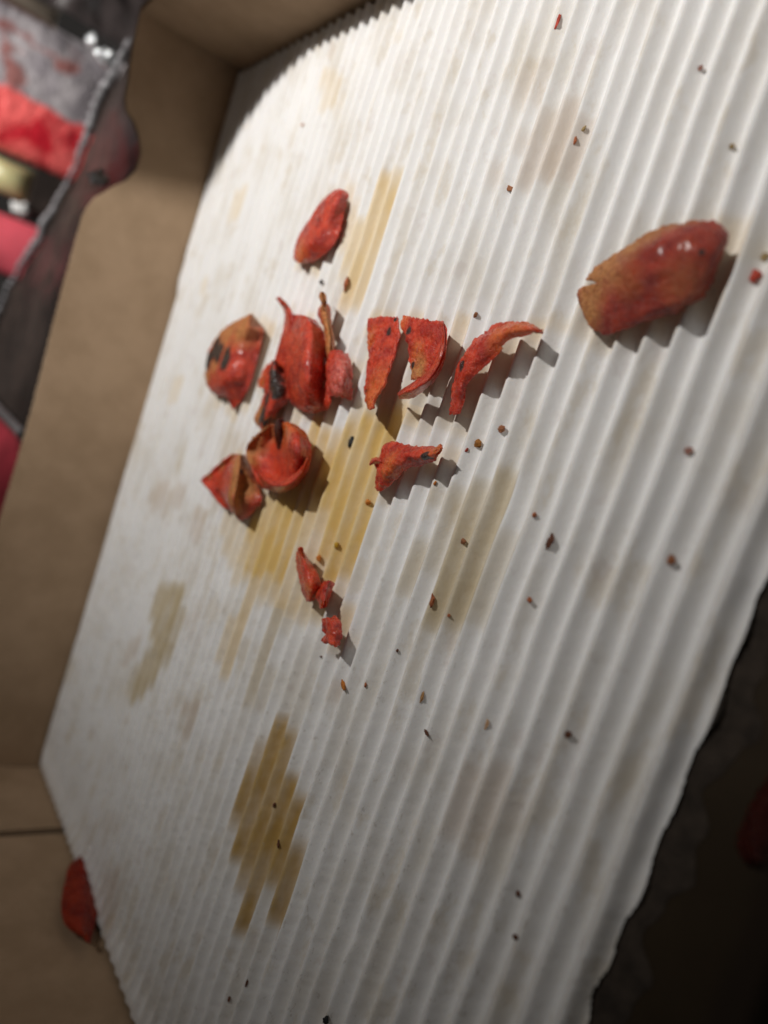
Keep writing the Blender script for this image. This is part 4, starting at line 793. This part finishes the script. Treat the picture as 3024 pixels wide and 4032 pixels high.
def pillow(name, x, y0, y1, z0, z1, th, mat, parent=None, skew=0.0, puff=1.0):
    """puffed pouch standing on edge, front facing +x"""
    vv, ff = [], []
    n = 26
    for side in (1, -1):
        for j in range(n + 1):
            for i in range(n + 1):
                a_, b_ = i / n, j / n
                p = (math.sin(math.pi * a_) * math.sin(math.pi * b_)) ** .5 * th * puff
                yy = y0 + (y1 - y0) * a_ + skew * b_
                zz = z0 + (z1 - z0) * b_
                vv.append(((x + side * (p + .01) + .03 * nz3(yy * 3, zz * 3, side)) * H, yy * H, zz * H))
    o_ = (n + 1) ** 2
    for j in range(n):
        for i in range(n):
            a = j * (n + 1) + i
            ff.append((a, a + 1, a + n + 2, a + n + 1)); ff.append((o_ + a, o_ + a + n + 1, o_ + a + n + 2, o_ + a + 1))
    for i in range(n):
        for a, b in ((i, i + 1), (n * (n + 1) + i, n * (n + 1) + i + 1), (i * (n + 1), (i + 1) * (n + 1)), (i * (n + 1) + n, (i + 1) * (n + 1) + n)):
            ff.append((a, b, o_ + b, o_ + a))
    return mesh_obj(name, vv, ff, mat, parent)
o = pillow('snack_pouch', -6.85, 1.21, 2.20, -.30, 1.25, .22, M_pouch)
tag(o, 'blurred grey pouch with a bright red band, beyond the box at top left', 'pouch')
M_yel = mat_simple('pale_yellow_plastic', (.62, .58, .30), .35, .3, .04, .5, .1, sss=.2)
o = pillow('sauce_tub', -6.95, .93, 1.17, .12, .42, .12, M_yel)
cup = o
tag(o, 'blurred pale yellow tub below the red banded pouch', 'tub')
v, f = box_mesh(-7.35, -6.75, .86, 1.19, -.30, .12)
o = mesh_obj('dark_tray', [tuple(c * H for c in p) for p in v], f, M_bag, None, smooth=False)
tag(o, 'dark tray holding the pale yellow tub', 'tray')
M_pink = mat_simple('pink_wrapper', (.85, .13, .17), .35, .25, .03, .5, .3, sss=.1)
o = pillow('pink_wrapper', -6.9, .34, .78, -.30, .75, .14, M_pink)
tag(o, 'blurred pink wrapper cut by the left edge of the picture', 'wrapper')
M_white = mat_simple('white_plastic', (.75, .76, .74), .3, .2, .05, .5, .1)
def blob(name, c, r, mat, parent=None):
    vv, ff = [], []
    nu_, nv_ = 20, 12
    for k in range(nv_ + 1):
        for m_ in range(nu_):
            ph, th = math.pi * k / nv_, 2 * math.pi * m_ / nu_
            s_ = Vector((math.sin(ph) * math.cos(th), math.sin(ph) * math.sin(th), math.cos(ph)))
            n_ = 1 + .9 * noise.noise(s_ * 1.6 + Vector(c))
            vv.append(((c[0] + s_.x * r[0] * n_) * H, (c[1] + s_.y * r[1] * n_) * H, (c[2] + s_.z * r[2] * n_) * H))
    for k in range(nv_):
        for m_ in range(nu_):
            a = k * nu_ + m_; b = k * nu_ + (m_ + 1) % nu_
            ff.append((a, a + nu_, b + nu_, b))
    return mesh_obj(name, vv, ff, mat, parent)
o = blob('bottle_cap', (-6.72, .84, .17), (.05, .05, .055), M_white); tag(o, 'small white cap glinting beside the pink wrapper', 'cap')
# foil twists that catch the lamp
M_foil = mat_simple('silver_foil', (.85, .88, .90), .22, .15, .1, .8, .6, metal=.6)
o = blob('foil_twist', (-5.0, 1.60, .155), (.05, .035, .06), M_foil); tag(o, 'bright silver foil twist against the black gap at the top left', 'foil scrap', 'foil scraps glinting beyond the box')
o = blob('foil_twist', (-6.3, 2.07, .055), (.05, .035, .035), M_foil); tag(o, 'smaller silver foil twist at the corner of the grey pouch', 'foil scrap', 'foil scraps glinting beyond the box')
o = blob('foil_twist', (-3.42, .66, .335), (.03, .028, .035), M_foil); tag(o, 'foil glint showing in the notch of the left wall', 'foil scrap', 'foil scraps glinting beyond the box')
# black bag crumpled at the top left, and a taupe clip in front of the pouch
M_dark = mat_simple('dark_film', (.075, .060, .058), .3, .5, .05, .6, .5)
def wallsheet(name, x, ys, zs, mat, fx):
    vv, ff = [], []
    n = 50
    for j in range(n + 1):
        for i in range(n + 1):
            y = ys[0] + (ys[1] - ys[0]) * i / n; z = zs[0] + (zs[1] - zs[0]) * j / n
            vv.append(((x + fx(y, z)) * H, y * H, z * H))
    for j in range(n):
        for i in range(n):
            a = j * (n + 1) + i; ff.append((a, a + 1, a + n + 2, a + n + 1))
    o_ = mesh_obj(name, vv, ff, mat)
    md = o_.modifiers.new('thick', 'SOLIDIFY'); md.thickness = .001
    return o_
o = wallsheet('black_pouch', -6.2, (2.12, 3.3), (-.30, 1.1), M_dark, lambda y, z: .10 * nz3(y * 2.2, z * 2.2) + .03 * nz3(y * 7, z * 7))
tag(o, 'dark crumpled pouch leaning at the top left beside the grey one', 'pouch')
M_taupe = mat_simple('taupe_plastic', (.16, .13, .10), .4, .3, .05, .5, .2)
o = pillow('plastic_clip', -5.7, 1.83, 1.93, .36, .85, .06, M_taupe)
tag(o, 'blurred brown clip hanging down over the top left corner of the grey pouch', 'clip')
# dark red cloth and grey strap
M_cloth = mat_simple('dark_red_cloth', (.33, .03, .045), .8, .4, .05, .2, .5)
o = sheet('red_cloth', -7.5, -3.6, -2.6, -.58, lambda x, y: -.02 + .10 * nz3(x * 1.2, y * 1.5, 7) + .03 * nz3(x * 4, y * 4), M_cloth, 70, 60)
tag(o, 'dark red cloth seen past the left wall near the left edge of the picture', 'cloth')
M_strap = mat_simple('grey_cord', (.42, .41, .42), .35, .3, .5, .6, .8)
cordp = []
for i in range(60):
    t_ = i / 59
    cordp.append((-5.0 - .9 * (1 - t_) ** 2 + .75 * t_, -.42 - .10 * t_ ** .5 , .235 + .06 * (1 - t_) ** 2 - .16 * t_ * .2))
o = tube('grey_cord', cordp, .022, M_strap, None, .5); tag(o, 'thin grey cord curving above the dark red cloth at the left edge', 'cord')

sc.render.resolution_x = 768
sc.render.resolution_y = 1024
